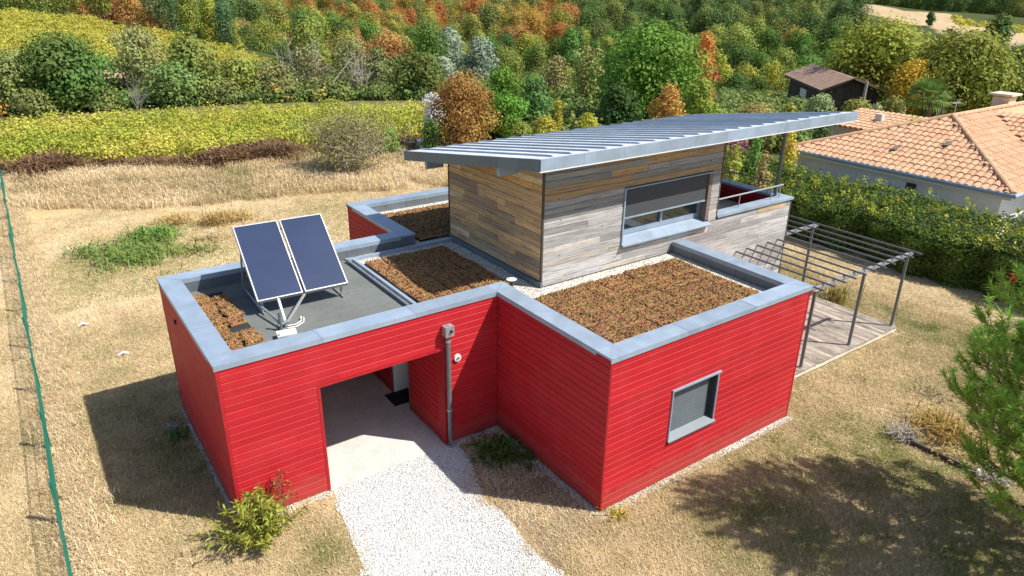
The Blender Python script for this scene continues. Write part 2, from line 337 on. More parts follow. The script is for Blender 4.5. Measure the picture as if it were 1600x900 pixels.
def gz(x, y):
    x = np.atleast_1d(np.asarray(x, float)); y = np.atleast_1d(np.asarray(y, float))
    d = np.hypot(x-CAM[0], y-CAM[1]); z = np.empty_like(x)
    for i in range(0, len(x), 4000):
        s = slice(i, i+4000); D = (x[s, None]-_c[:, 0])**2+(y[s, None]-_c[:, 1])**2
        w = 1/(D+20.0)**1.8; z[s] = (w*_c[:, 2]).sum(1)/w.sum(1)
    b = np.clip((d-53)/14, 0, 1); b = b*b*(3-2*b); return z*b
def gz1(x, y): return float(gz([x], [y])[0])

HILL_VINE = [tuple(at_dist(px, py, d)[:2]) for px, py, d in [(-250, 10, 128), (0, 20, 125), (120, 30, 125), (250, 50, 118), (350, 75, 108), (445, 101, 97), (400, 118, 84), (300, 118, 79), (150, 108, 78), (0, 112, 76), (-250, 115, 72)]]
TAN_FIELD = [tuple(at_dist(px, py, d)[:2]) for px, py, d in [(1333, 4, 265), (1450, 17, 252), (1545, 40, 228), (1640, 52, 220), (1640, 110, 140), (1560, 100, 150), (1480, 58, 188), (1450, 41, 208), (1343, 24, 238)]]
FAR_VINE = [tuple(at_dist(px, py, d)[:2]) for px, py, d in [(1490, 29, 240), (1550, 36, 232), (1600, 45, 225), (1600, 58, 205), (1545, 43, 218), (1490, 34, 230)]]
TOP_VINE = [tuple(at_dist(px, py, d)[:2]) for px, py, d in [(455, 0, 260), (560, -4, 270), (560, 3, 240), (490, 12, 225)]]
VINEYARD = [(-30, 35.0), (-7.2, 33.4), (-3, 31.8), (0.8, 29.8), (5.5, 30.2), (11, 29.6), (14.5, 27.5), (16.5, 31), (17.0, 36.2), (11.3, 39.8), (4.1, 42.3), (-7, 43.6), (-30, 46)]
def build_ground():
    ang = np.concatenate([np.radians(np.arange(0, 360, 6.0))]); base = math.atan2(FH[1], FH[0])
    fine = base+np.radians(np.arange(-48, 48.01, 0.5)); coarse = base+np.radians(np.arange(54, 306.1, 6)); th = np.concatenate([fine, coarse])
    rr = np.concatenate([np.arange(0.5, 52, 0.6), np.arange(52, 140, 1.4), np.arange(140, 330, 4), np.geomspace(330, 2500, 26)])
    R, T = np.meshgrid(rr, th, indexing='ij'); X = CAM[0]+R*np.cos(T); Y = CAM[1]+R*np.sin(T); Z = gz(X.ravel(), Y.ravel()).reshape(X.shape)
    nr, na = X.shape; co = np.stack([X, Y, Z], -1).reshape(-1, 3); fs = []
    co = np.vstack([co, [[CAM[0], CAM[1], 0]]])
    for i in range(nr-1):
        for j in range(na): fs.append((i*na+j, (i+1)*na+j, (i+1)*na+(j+1) % na, i*na+(j+1) % na))
    for j in range(na): fs.append((nr*na, j, (j+1) % na))
    me = bpy.data.meshes.new('ground'); me.from_pydata(co.tolist(), [], fs); P = co[:, :2]
    C = np.tile(np.array([0.50, 0.40, 0.26, 1.0]), (len(P), 1)); d = np.hypot(P[:, 0]-CAM[0], P[:, 1]-CAM[1])
    n = vnoise(P[:, 0], P[:, 1], 0.35, 3); n2 = vnoise(P[:, 0], P[:, 1], 0.12, 4)
    C[:, :3] = np.where((n*0.6+n2*0.5 > 0.66)[:, None], np.array([0.30, 0.27, 0.11]), C[:, :3])
    C[(P[:, 1] > 21) & (d < 50), :3] = (0.52, 0.40, 0.23)
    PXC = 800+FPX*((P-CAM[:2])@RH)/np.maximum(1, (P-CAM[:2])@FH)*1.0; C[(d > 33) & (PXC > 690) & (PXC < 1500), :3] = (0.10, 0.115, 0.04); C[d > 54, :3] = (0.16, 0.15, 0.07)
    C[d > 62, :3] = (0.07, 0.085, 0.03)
    for poly, c in ((VINEYARD, (0.20, 0.17, 0.08)), (HILL_VINE, (0.36, 0.34, 0.045)), (TAN_FIELD, (0.50, 0.37, 0.24)), (FAR_VINE, (0.42, 0.36, 0.05)), (TOP_VINE, (0.48, 0.40, 0.06))): C[inside(poly, P), :3] = c
    b = at_dist(160, 128, 73); C[np.hypot(P[:, 0]-b[0], P[:, 1]-b[1]) < 5.0, :3] = (0.42, 0.31, 0.2)
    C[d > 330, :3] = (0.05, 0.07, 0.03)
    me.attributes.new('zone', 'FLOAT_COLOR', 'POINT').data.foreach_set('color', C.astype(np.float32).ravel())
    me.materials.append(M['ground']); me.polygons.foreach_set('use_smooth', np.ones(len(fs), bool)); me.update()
    setp(link('ground', me), 'dry straw coloured lawn running out to the vineyard and the wooded hillside', None, None, 'structure')
build_ground()

# ------------------------------------------------------------------ the red house
H = thing('house', 'modern flat roofed house of red and silvered timber boards with planted roofs', 'house', (0, 3.1, 0))
LX, LY, LC, LB, YW, XB, YB = 5.21, 3.14, 5.10, 4.16, 3.31, -0.05, 10.03
PW = 0.35                                    # parapet width
def P3(axis, u, off, z): return (u, off, z) if axis == 'x' else (off, u, z)
def wall_boxes(mb, axis, u0, u1, a, b, z0, z1, op=None):
    def bx(ua, ub, za, zb):
        if ub-ua > 1e-3 and zb-za > 1e-3:
            p, q = P3(axis, ua, a, za), P3(axis, ub, b, zb); mb.box(tuple(map(min, p, q)), tuple(map(max, p, q)))
    if op is None: bx(u0, u1, z0, z1)
    else:
        o0, o1, oz0, oz1 = op; bx(u0, o0, z0, z1); bx(o1, u1, z0, z1); bx(o0, o1, z0, oz0); bx(o0, o1, oz1, z1)
def board(name, part, axis, plane, sg, ua, ub, za, zb, mat, color=None, th=0.026, ch=0.015, gap=0.006):
    f = lambda u, o, z: P3(axis, u, plane-sg*(th-o), z)
    pr = [f(ua, 0, za+gap), f(ua, th, za+gap), f(ua, th, zb-ch), f(ua, th-ch*0.9, zb), f(ua, 0, zb)]
    mb = MB().extrude(pr, P3(axis, ua, 0, 0), P3(axis, ub, 0, 0)); me = mb.mesh(name, mat)
    import bmesh
    bm = bmesh.new(); bm.from_mesh(me); bmesh.ops.recalc_face_normals(bm, faces=bm.faces); bm.to_mesh(me); bm.free()
    return link(name, me, part, None, color)
def rows(z0, z1, pitch):
    n = max(1, round((z1-z0)/pitch)); h = (z1-z0)/n; return [(z0+i*h, z0+(i+1)*h) for i in range(n)]
def segs(u0, u1, za, zb, ops):
    s = [(u0, u1)]
    for o0, o1, oz0, oz1 in ops:
        if min(zb, oz1)-max(za, oz0) > 0.5*(zb-za):
            s = [q for a, b in s for q in ((a, min(b, o0)), (max(a, o1), b)) if q[1]-q[0] > 0.03]
    return s
def clad_red(part, axis, plane, sg, u0, u1, z0, z1, ops=(), joint=0.0):
    for za, zb in rows(z0, z1, 0.132):
        for a, b in segs(u0, u1, za, zb, ops):
            cuts = [a, b]
            if b-a > 1.4 and random.random() < joint: cuts = [a, a+(b-a)*random.uniform(0.25, 0.75), b]
            for c0, c1 in zip(cuts[:-1], cuts[1:]): board('red_board', part, axis, plane, sg, c0+(0.0015 if c0 != a else 0), c1-(0.0015 if c1 != b else 0), za, zb, M['red'])
ZC = 2.955
# --- wall cores (parts), each carrying its boards as sub-parts
def core(name, f, mat='core'):
    mb = MB(); f(mb); return mk(name, mb, M[mat], H)
SW = (1.52, 2.72, 0.88, 1.89)
w = core('wall', lambda m: wall_boxes(m, 'x', 0.03, LX-.03, 0.028, 0.22, 0.02, ZC, SW)); clad_red(w, 'x', 0.0, -1, 0.035, LX-.035, 0.04, ZC-.02, [SW])
w = core('wall', lambda m: wall_boxes(m, 'y', 0.222, LY-0.03, 0.028, 0.22, 0.02, ZC)); clad_red(w, 'y', 0.0, -1, 0.035, LY-.004, 0.04, ZC-.02)
w = core('wall', lambda m: wall_boxes(m, 'y', 0.222, YW, LX-.22, LX-.028, 0.02, ZC)); clad_red(w, 'y', LX, 1, 0.035, YW-.03, 0.04, ZC-.02)
DO = (-3.55, -1.2, 0.0, 2.14)
w = core('wall', lambda m: wall_boxes(m, 'x', -LC+.03, 0.222, LY+.028, LY+.22, 0.02, ZC, DO)); clad_red(w, 'x', LY, -1, -LC+.045, -0.004, 0.04, ZC-.02, [DO], 0.55)
w = core('wall', lambda m: wall_boxes(m, 'y', LY+.222, LY+LB-.03, -LC+.028, -LC+.22, 0.02, ZC)); clad_red(w, 'y', -LC, -1, LY+.045, LY+LB-.035, 0.04, ZC-.02)
w = core('wall', lambda m: wall_boxes(m, 'x', -LC+.222, XB+.3, LY+LB-.22, LY+LB-.028, 0.02, ZC)); clad_red(w, 'x', LY+LB, 1, -LC+.035, XB-.002, 0.04, ZC-.02)
w = core('wall', lambda m: wall_boxes(m, 'y', LY+LB-.02, YB-.03, XB+.028, XB+.22, 0.02, ZC)); clad_red(w, 'y', XB, -1, LY+LB+.004, YB-.035, 0.04, ZC-.02)
core('wall', lambda m: (wall_boxes(m, 'x', XB+.222, 6.3, YB-.22, YB-.028, 0.02, ZC), wall_boxes(m, 'y', YW+.3, YB-.222, 6.1, 6.29, 0.02, 2.7)))
DR = (4.62, 5.46, 0.0, 2.12)
w = core('wall', lambda m: wall_boxes(m, 'y', LY+.222, LY+LB-.222, -1.172, -1.02, 0.03, 2.44, DR)); clad_red(w, 'y', -1.2, -1, LY+.245, LY+LB-.23, 0.05, 2.43, [DR])
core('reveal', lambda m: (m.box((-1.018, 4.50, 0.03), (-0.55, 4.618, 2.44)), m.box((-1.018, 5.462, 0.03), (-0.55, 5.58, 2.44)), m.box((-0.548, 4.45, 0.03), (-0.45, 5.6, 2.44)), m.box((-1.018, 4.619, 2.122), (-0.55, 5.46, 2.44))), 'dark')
# corner battens and opening trims
for (x0, y0, x1, y1, z0, z1) in [(-LC-.004, LY-.004, -LC+.042, LY+.042, .03, ZC-.012), (-.004, -.004, .032, .032, .03, ZC-.012), (LX-.032, -.004, LX+.004, .032, .03, ZC-.012), (-LC-.004, LY+LB-.032, -LC+.032, LY+LB+.004, .03, ZC-.012),
                                 (XB-.004, YB-.032, XB+.032, YB+.004, .03, ZC-.012), (-3.592, LY-.006, -3.545, LY+.24, .03, 2.10), (-1.206, LY-.006, -1.165, LY+.242, .03, 2.10), (-3.592, LY-.006, -1.165, LY+.24, 2.102, 2.145)]:
    mk('corner_batten', MB().box((x0, y0, z0), (x1, y1, z1)), M['redtrim'], H)
mk('carport_ceiling', MB().box((-LC+.222, LY+.222, 2.445), (-1.0, LY+LB-.222, 2.5)), M['ceiling'], H)
mk('inner_lining', MB().box((-LC+.222, LY+.224, .03), (-LC+.25, LY+LB-.224, 2.44)).box((-LC+.252, LY+LB-.25, .03), (-1.19, LY+LB-.224, 2.44)), M['redtrim'], H)
mk('carport_floor', MB().box((-LC+.23, LY+.02, -0.1), (-0.56, LY+LB-.23, 0.026)).box((-3.55, LY-.03, -.1), (-1.2, LY+.018, 0.024)), M['concrete'], H)
# entrance door in its recess
d = mk('entrance_door', MB().box((-0.62, 4.62, 0.03), (-0.552, 4.72, 2.11)).box((-0.62, 5.36, 0.03), (-0.552, 5.46, 2.11)).box((-0.62, 4.72, 0.03), (-0.552, 5.36, 0.16)).box((-0.62, 4.72, 2.0), (-0.552, 5.36, 2.11)), M['anth'], H)
mk('glass_pane', MB().box((-0.60, 4.722, 0.162), (-0.575, 5.358, 1.998)), M['glass'], d)
mk('handle', MB().tube([(-0.63, 4.78, 1.0), (-0.67, 4.78, 1.0), (-0.67, 4.90, 1.0)], 0.012, 6), M['steel'], d)
mk('side_panel', MB().box((-1.16, 5.425, 0.03), (-0.64, 5.459, 2.11)), M['white'], H)
mk('side_panel', MB().box((-1.20, 4.60, 0.03), (-1.165, 4.64, 2.11)), M['steel'], H)
# --- roof decks
def deckslab(name, rects, z, mat): 
    mb = MB()
    for x0, y0, x1, y1 in rects: mb.box((x0, y0, z-.18), (x1, y1, z))
    return mk(name, mb, M[mat], H)
felt = deckslab('felt_roof', [(-LC+.223, LY+.223, -1.43, LY+LB-.223)], 2.70, 'bitumen')
for yy in (4.35, 5.25, 6.15): mk('felt_seam', MB().box((-LC+.36, yy, 2.70), (-1.43, yy+.07, 2.704)), M['bitumen'], felt)
grv = deckslab('pebble_roof', [(-1.43, LY+.223, 1.17, LY+LB-.223), (0.223, 0.223, LX-.223, LY+.223), (1.17, LY+.223, LX-.223, YW+.02), (XB+.223, LY+LB-.223, 6.1, YB-.223)], 2.735, 'pebble')
# --- zinc upstands on the inner faces of the parapets and copings on top
up = mk('upstand', MB().box((0.222, 0.24, 2.6), (PW-.02, LY+.05, ZC)), M['dark'], H)
def upstand(axis, u0, u1, a, b, face):
    n = max(1, round((u1-u0)/0.58)); st = (u1-u0)/n
    for i in range(n):
        p, q = P3(axis, u0+i*st+.003, a, 2.66), P3(axis, u0+(i+1)*st-.003, b, ZC); mk('upstand_panel', MB().box(tuple(map(min, p, q)), tuple(map(max, p, q))), M['zincw'], up)
upstand('y', .24, LY+.1, PW-.02, PW-.005, 1); upstand('x', PW, LX-PW, .223, PW-.005, 1); upstand('y', PW, YW-.03, LX-PW+.005, LX-.223, 1)
upstand('x', -LC+PW, 0.2, LY+.223, LY+PW-.005, 1); upstand('y', LY+PW, LY+LB-PW, -LC+.223, -LC+PW-.005, 1); upstand('x', -LC+PW, XB+PW-.005, LY+LB-PW+.005, LY+LB-.223, 1)
upstand('y', LY+LB-.22, YB-PW, XB+.223, XB+PW-.005, 1); upstand('x', XB+PW, 6.1, YB-PW+.005, YB-.223, 1)
def coping(axis, u0, u1, a, b, lip=(True, True), n=None, ends=(0, 0)):
    n = n or max(1, round((u1-u0)/1.75)); st = (u1-u0)/n
    for i in range(n):
        ua, ub = u0+i*st+(.0015 if i else 0), u0+(i+1)*st-(.0015 if i < n-1 else 0); mb = MB()
        def bx(o0, o1, z0, z1):
            p, q = P3(axis, ua, o0, z0), P3(axis, ub, o1, z1); mb.box(tuple(map(min, p, q)), tuple(map(max, p, q)))
        bx(a, b, ZC+.006, 3.0)
        if lip[0]: bx(a-.0, a+.006, ZC-.045, ZC+.0055)
        if lip[1]: bx(b-.006, b, ZC-.045, ZC+.0055)
        mk('coping', mb, M['zinc'], H)
        if i:
            p, q = P3(axis, ua-.02, a-.003, 2.99), P3(axis, ua+.02, b+.003, 3.004); mk('coping_strap', MB().box(tuple(map(min, p, q)), tuple(map(max, p, q))), M['zinc'], H)
O = 0.022
coping('x', -O, LX+O, -O, PW); coping('y', PW+.002, LY+.03, -O, PW, n=2); coping('y', PW+.002, YW-.032, LX-PW, LX+O)
coping('x', -LC-O, PW-.002, LY-O+.0535, LY+PW, n=3) if False else None
coping('x', -LC-O, -O-.002, LY-O, LY+PW, n=3); mk('coping', MB().box((-O, LY+.032, ZC+.006), (PW, LY+PW, 3.0)), M['zinc'], H)
coping('y', LY+PW+.002, LY+LB-PW-.002, -LC-O, -LC+PW, n=3); coping('x', -LC-O, XB-O-.002, LY+LB-PW, LY+LB+O, n=3)
mk('coping', MB().box((XB-O, LY+LB-PW, ZC+.006), (XB+PW, LY+LB+O, 3.0)), M['zinc'], H)
coping('y', LY+LB+O+.002, YB-PW-.002, XB-O, XB+PW, n=2); coping('x', XB-O, 6.3, YB-PW, YB+O)
# mitre straps at the corners
for c, a, b in [((0.165, 0.165), (.175*1.414+.02, 0), 0), ]: pass
for cx, cy, sgn in [(PW/2-.011, PW/2-.011, 1), (-LC+PW/2-.011, LY+PW/2-.011, 1), (-LC+PW/2-.011, LY+LB-PW/2+.011, -1), (XB+PW/2-.011, YB-PW/2+.011, -1), (LX-PW/2+.011, PW/2-.011, -1), (PW/2-.011, LY+PW/2-.01, 1)]:
    h = (PW+O)*0.5*0.985; mk('coping_strap', MB().obox((cx, cy, 2.9985), (h, sgn*h, 0), (-.008, sgn*.008, 0), (0, 0, .005)), M['zinc'], H)
# --- zinc edging rails between felt and planting
for i, (a, b) in enumerate([((-1.47, LY+PW, 2.70), (-1.43, LY+LB-PW-.25, 2.77)), ((-1.36, LY+PW, 2.736), (-1.30, LY+LB-PW-.25, 2.79)), ((-1.47, LY+LB-PW-.25, 2.70), (1.16, LY+LB-PW-.17, 2.80)), ((1.10, YW+.02, 2.736), (1.148, LY+LB-PW-.26, 2.85))]):
    mk('edging_rail', MB().box(a, b), M['zincw'] if i in (0, 3) else M['zinc'], H)
# --- planted trays
def sedum_tray(seed, sx, sy):
    r = np.random.default_rng(seed); mb = MB().box((-sx/2, -sy/2, 0), (sx/2, sy/2, 0.035), 0.05); n = 9
    zz = 0.035+0.024*r.random((n, n)); zz[0, :] = zz[-1, :] = 0.022; zz[:, 0] = zz[:, -1] = 0.022
    vs = [(-sx*.49+sx*.98*i/(n-1)+r.normal()*.008, -sy*.49+sy*.98*j/(n-1)+r.normal()*.008, zz[i, j]) for i in range(n) for j in range(n)]
    base = r.random()*0.4
    for i in range(n-1):
        for j in range(n-1):
            mb.add([vs[i*n+j], vs[(i+1)*n+j], vs[(i+1)*n+j+1], vs[i*n+j+1]], [(0, 1, 2, 3)], float(np.clip(base+0.55*r.random(), 0, 1)))
    for _ in range(190):
        x, y = (r.random(2)-.5)*(sx*.88, sy*.88); h = 0.015+0.035*r.random(); a = r.random()*6.28; w_ = 0.009+.009*r.random()
        t = 0.55*r.random()+base if r.random() < .93 else 1.25
        p = np.array((x, y, .04)); q = p+(math.cos(a)*h*.7, math.sin(a)*h*.7, h*.7); s_ = np.array((-math.sin(a)*w_, math.cos(a)*w_, 0))
        mb.add([p-s_, p+s_, q+s_*.6, q-s_*.6], [(0, 1, 2, 3)], t)
    return mb.mesh('sedum_tray', M['sedum'])
def green_roof(x0, y0, x1, y1, nx, ny, z=2.737, drop=(), jit=0.006, rotj=0.01):
    part = mk('green_roof', MB().box((x0+.01, y0+.01, z-.001), (x1-.01, y1-.01, z+.012)), M['dark'], H); sx, sy = (x1-x0)/nx, (y1-y0)/ny
    protos = [sedum_tray(int(abs(x0)*100)+k, sx*.93, sy*.93) for k in range(9)]
    for i in range(nx):
        for j in range(ny):
            if (i, j) in drop: continue
            o = link('sedum_tray', random.choice(protos), part, (x0+(i+.5)*sx+random.gauss(0, jit), y0+(j+.5)*sy+random.gauss(0, jit), z+.013+random.random()*.02))
            o.rotation_euler = (random.gauss(0, .015), random.gauss(0, .015), random.gauss(0, rotj)+math.pi*random.randint(0, 1))
green_roof(0.62, 0.60, 4.52, 2.90, 10, 6); green_roof(-1.24, 3.75, 0.72, 6.40, 5, 7); green_roof(0.45, 7.02, 5.9, 9.30, 12, 5)
green_roof(-4.72, 3.62, -4.10, 6.66, 2, 9, 2.70, {(1, 0), (1, 3), (1, 8)}, 0.03, 0.12)
mk('bare_mat', MB().box((-4.12, 3.70, 2.7005), (-3.98, 5.9, 2.712)), M['bitumen'], H)
# --- roof vent
v = mk('roof_vent', MB().tube([(0.63, 3.58, 2.73), (0.63, 3.58, 2.93)], 0.035, 10), M['anth'], H)
mk('vent_cap', MB().tube([(0.63, 3.58, 2.925), (0.63, 3.58, 2.945), (0.63, 3.58, 2.965)], [0.07, 0.105, 0.03], 14), M['white'], v)
# --- downpipe with hopper
dp = mk('downpipe', MB().tube([(-1.13, 3.075, 2.45), (-1.13, 3.075, 0.16), (-1.12, 3.0, 0.05)], [.043, .043, .046], 12), M['greysteel'], H)
mk('hopper', MB().box((-1.22, 2.99, 2.42), (-1.04, 3.132, 2.62)).tube([(-1.13, 3.06, 2.62), (-1.13, 3.06, 2.66)], [.05, .01], 4), M['steel'], dp)
mk('hopper_outlet', MB().tube([(-1.11, 2.985, 2.53), (-1.11, 2.96, 2.53)], .028, 8), M['rubber'], dp)
for z in (2.28, 0.82): mk('bracket', MB().tube([(-1.13, 3.075, z), (-1.13, 3.075, z+.035)], .054, 12), M['steel'], dp)
wl = mk('wall_light', MB().tube([(-0.91, 3.137, 1.87), (-0.91, 3.10, 1.87)], [.075, .07], 16), M['white'], H)
mk('light_grille', MB().box((-0.945, 3.09, 1.855), (-0.875, 3.1, 1.885)).tube([(-0.91, 3.1, 1.87), (-0.91, 3.088, 1.87)], .035, 10), M['steel'], wl)
mk('overflow_spout', MB().tube([(-LC-.03, 6.05, 2.56), (-LC+.02, 6.05, 2.56)], .045, 10), M['rubber'], H)
# --- small shuttered window of the red wing
x0, x1, z0, z1 = SW
sw = mk('window', MB().box((x0, .012, z0), (x0+.03, .2, z1-.05)).box((x1-.03, .012, z0), (x1, .2, z1-.05)).box((x0+.03, .13, z0+.05), (x0+.09, .2, z1-.05)).box((x1-.10, .10, z0+.05), (x1-.03, .2, z1-.05)), M['anth'], H)
mk('frame', MB().box((x0-.012, -.022, z0+.01), (x0+.012, .03, z1)).box((x1-.012, -.012, z0+.03), (x1+.012, .03, z1)).box((x0-.02, -.03, z1-.012), (x1+.04, .06, z1+.026)), M['zinc'], sw)
mb = MB()
n = 24
for i in range(n):
    za = z0+.06+(z1-z0-.07)*i/n; zb = z0+.06+(z1-z0-.07)*(i+1)/n; mb.add([(x0+.06, .116, za), (x1-.09, .116, za), (x1-.09, .111, (za+zb)/2), (x0+.06, .111, (za+zb)/2), (x1-.09, .116, zb-.004), (x0+.06, .116, zb-.004)], [(0, 1, 2, 3), (3, 2, 4, 5)])
mb.box((x0+.03, .12, z0+.03), (x1-.03, .19, z1-.01)); mk('roller_shutter', mb, M['shutter'], sw)
mk('sill', MB().add([(x0-.015, -.05, z0-.015), (x1+.03, -.05, z0-.015), (x1+.03, .105, z0+.065), (x0-.015, .105, z0+.065), (x0-.015, -.05, z0-.04), (x1+.03, -.05, z0-.04), (x1+.03, .105, z0-.0), (x0-.015, .105, z0-.0)], [(0, 1, 2, 3), (4, 5, 1, 0), (5, 6, 2, 1), (7, 4, 0, 3), (6, 7, 3, 2)]), M['shutter'], sw)
# --- silvered timber upper storey
def rz(y): return 5.50-0.155*(y-2.66)
BW = (3.28, 6.02, 3.25, 4.43); XE, XT, TZ = 6.30, 9.25, 3.30
def wcol(kind, z):
    r = random.random(); g = random.uniform(.80, 1.15)
    if kind == 'left':
        base = (0.68, 0.42, 0.205) if r < .60 else ((0.43, 0.295, 0.185) if r < .88 else (0.76, 0.54, 0.31))
        if z > 4.6 and r < .7: base = (0.74, 0.40, 0.14)
    else:
        base = (0.50, 0.487, 0.47) if r < .55 else ((0.35, 0.337, 0.325) if r < .90 else (0.55, 0.50, 0.44))
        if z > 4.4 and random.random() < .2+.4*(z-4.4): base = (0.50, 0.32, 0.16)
        elif z > 4.2: base = tuple(c*.72 for c in base)  # upper boards darkened: the roof's shadow is put into their colour
    return tuple(c*g for c in base)
fr = core('wall', lambda m: (wall_boxes(m, 'x', 1.18, XE-.03, YW+.028, YW+.34, 2.6, 5.1, BW), wall_boxes(m, 'x', LX-.02, XE, YW+.028, YW+.3, 0.02, 2.598), wall_boxes(m, 'x', XE, XT-.03, YW+.028, YW+.26, 0.02, TZ-.005)), 'dark')
# upper box body behind the front wall
core('wall', lambda m: m.extrude([(1.18, YW+.342, 2.6), (1.18, 6.82, 2.6), (1.18, 6.82, rz(6.82)-.21), (1.18, YW+.342, rz(YW+.342)-.21)], (1.18, 0, 0), (XE-.03, 0, 0)), 'dark')
lw = core('wall', lambda m: m.box((1.176, YW+.342, 2.72), (1.179, 6.82, 4.6)), 'dark')
def planks(part, axis, plane, sg, u0f, z0, z1, kind, ops=()):
    for za, zb in rows(z0, z1, 0.135):
        u0, u1 = u0f(za, zb)
        if u1-u0 < .1: continue
        for a, b in segs(u0, u1, za, zb, ops):
            u = a
            while u < b-.01:
                L = random.uniform(1.0, 3.0) if kind != 'left' else random.uniform(.6, 1.6); e = min(b, u+L)
                if b-e < .35: e = b
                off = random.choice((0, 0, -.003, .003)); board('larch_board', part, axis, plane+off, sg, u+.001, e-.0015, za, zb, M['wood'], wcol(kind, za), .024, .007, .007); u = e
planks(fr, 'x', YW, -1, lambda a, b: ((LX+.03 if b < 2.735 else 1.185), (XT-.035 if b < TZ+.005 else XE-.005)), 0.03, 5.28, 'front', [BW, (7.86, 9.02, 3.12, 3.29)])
board('pale_board', fr, 'x', YW-.004, -1, 7.865, 9.015, 3.13, 3.275, M['wood'], (0.56, 0.42, 0.26), .024, .004)['label'] = 'pale new replacement board'
planks(lw, 'y', 1.15, -1, lambda a, b: (YW+.035, min(6.85, 2.66+(5.30-b)/.155)), 2.86, 5.2, 'left')
mk('corner_batten', MB().box((1.142, YW-.008, 2.74), (1.182, YW+.032, 5.2)), M['trim'], H); mk('base_trim', MB().box((1.12, YW-.03, 2.736), (1.176, 6.85, 2.855)), M['zincw'], H)
mk('base_trim', MB().box((1.12, YW-.022, 2.736), (LX-PW-.02, YW-.002, 2.75)), M['trim'], H)
mk('corner_batten', MB().box((1.142, 6.815, 2.74), (1.18, 6.86, 4.6)), M['trim'], H)
mk('corner_batten', MB().box((XT-.034, YW-.006, .03), (XT+.004, YW+.03, TZ-.006)), M['trim'], H); mk('corner_batten', MB().box((XE-.006, YW-.006, TZ+.07), (XE+.03, YW+.35, 5.1)), M['trim'], H)
# big window with dark screen
x0, x1, z0, z1 = BW
bw = mk('window', MB().box((x0, YW+.2, z0+.05), (x0+.05, YW+.30, z1)).box((x1-.16, YW+.2, z0+.05), (x1-.10, YW+.30, z1)).box((x0+.05, YW+.2, z0+.10), (x1-.16, YW+.30, z0+.2)).box((4.62, YW+.19, z0+.2), (4.68, YW+.29, 3.80)).box((x0+.05, YW+.2, z1-.06), (x1-.16, YW+.30, z1)), M['zinc'], H)
mk('pane', MB().box((x0+.05, YW+.24, z0+.2), (4.62, YW+.26, z1-.06)), M['glass'], bw); mk('pane', MB().box((4.68, YW+.24, z0+.2), (x1-.16, YW+.26, z1-.06)), M['glass'], bw)
mk('screen', MB().box((x0+.02, YW+.045, 3.80), (x1-.13, YW+.06, z1-.01)), M['screen'], bw); mk('screen_bar', MB().box((x0+.02, YW+.035, 3.765), (x1-.13, YW+.075, 3.80)), M['zinc'], bw)
mk('reveal_board', MB().box((x1-.10, YW+.002, z0+.06), (x1-.004, YW+.20, z1-.003)), M['wood'], bw, (0.22, 0.17, 0.14))
mk('frame', MB().box((x0-.012, YW-.03, z0), (x0+.02, YW+.2, z1)).box((x0-.01, YW-.026, z1-.002), (x1+.02, YW+.06, z1+.02)), M['zinc'], bw)
for a, b in ((x0-.02, 4.63), (4.633, x1+.02)):
    mk('sill', MB().add([(a, YW-.10, z0-.03), (b, YW-.10, z0-.03), (b, YW+.24, z0+.10), (a, YW+.24, z0+.10), (a, YW-.10, z0-.06), (b, YW-.10, z0-.06), (b, YW+.24, z0+.06), (a, YW+.24, z0+.06)], [(0, 1, 2, 3), (5, 4, 7, 6), (4, 5, 1, 0), (5, 6, 2, 1), (7, 4, 0, 3), (6, 7, 3, 2)]), M['zinc'], bw)
# terrace
tr = mk('terrace', MB().box((XE, YW+.262, 2.72), (XT-.03, 6.84, 2.9)).box((XT-.26, YW+.262, .02), (XT-.03, 6.84, TZ-.005)).box((XE+.02, 6.6, 2.9), (XT-.262, 6.84, TZ-.005)), M['core'], H)
clad_red(tr, 'y', XT-.262-.002, -1, YW+.29, 6.6, 2.92, TZ-.01); clad_red(tr, 'x', 6.6, -1, XE+.04, XT-.3, 2.92, TZ-.01)
mk('terrace_floor', MB().box((XE+.04, YW+.29, 2.901), (XT-.30, 6.59, 2.915)), M['concrete'], tr)
for a, b in (((XE+.033, YW-.035, TZ), (7.8, YW+.29, TZ+.06)), ((7.803, YW-.035, TZ), (XT+.035, YW+.29, TZ+.06)), ((XT-.29, YW+.292, TZ), (XT+.035, 5.2, TZ+.06)), ((XT-.29, 5.203, TZ), (XT+.035, 6.86, TZ+.06)), ((XE+.04, 6.56, TZ), (XT-.292, 6.86, TZ+.06))):
    mk('coping', MB().box(a, b), M['zinc'], H)
rl = mk('railing', MB().tube([(XE+.03, 3.46, 3.68), (9.0, 3.46, 3.68), (9.0, 6.8, 3.68)], .02, 8), M['steel'], H)
for x, y in ((7.3, 3.46), (8.55, 3.46), (8.9, 3.46), (9.0, 3.9), (9.0, 5.1), (9.0, 6.5)): mk('baluster', MB().tube([(x, y, TZ+.055), (x, y, 3.67)], .014, 6), M['steel'], rl)
mk('roof_pole', MB().tube([(8.99, 3.63, TZ+.05), (8.99, 3.63, 5.17)], .045, 12), M['greysteel'], H)
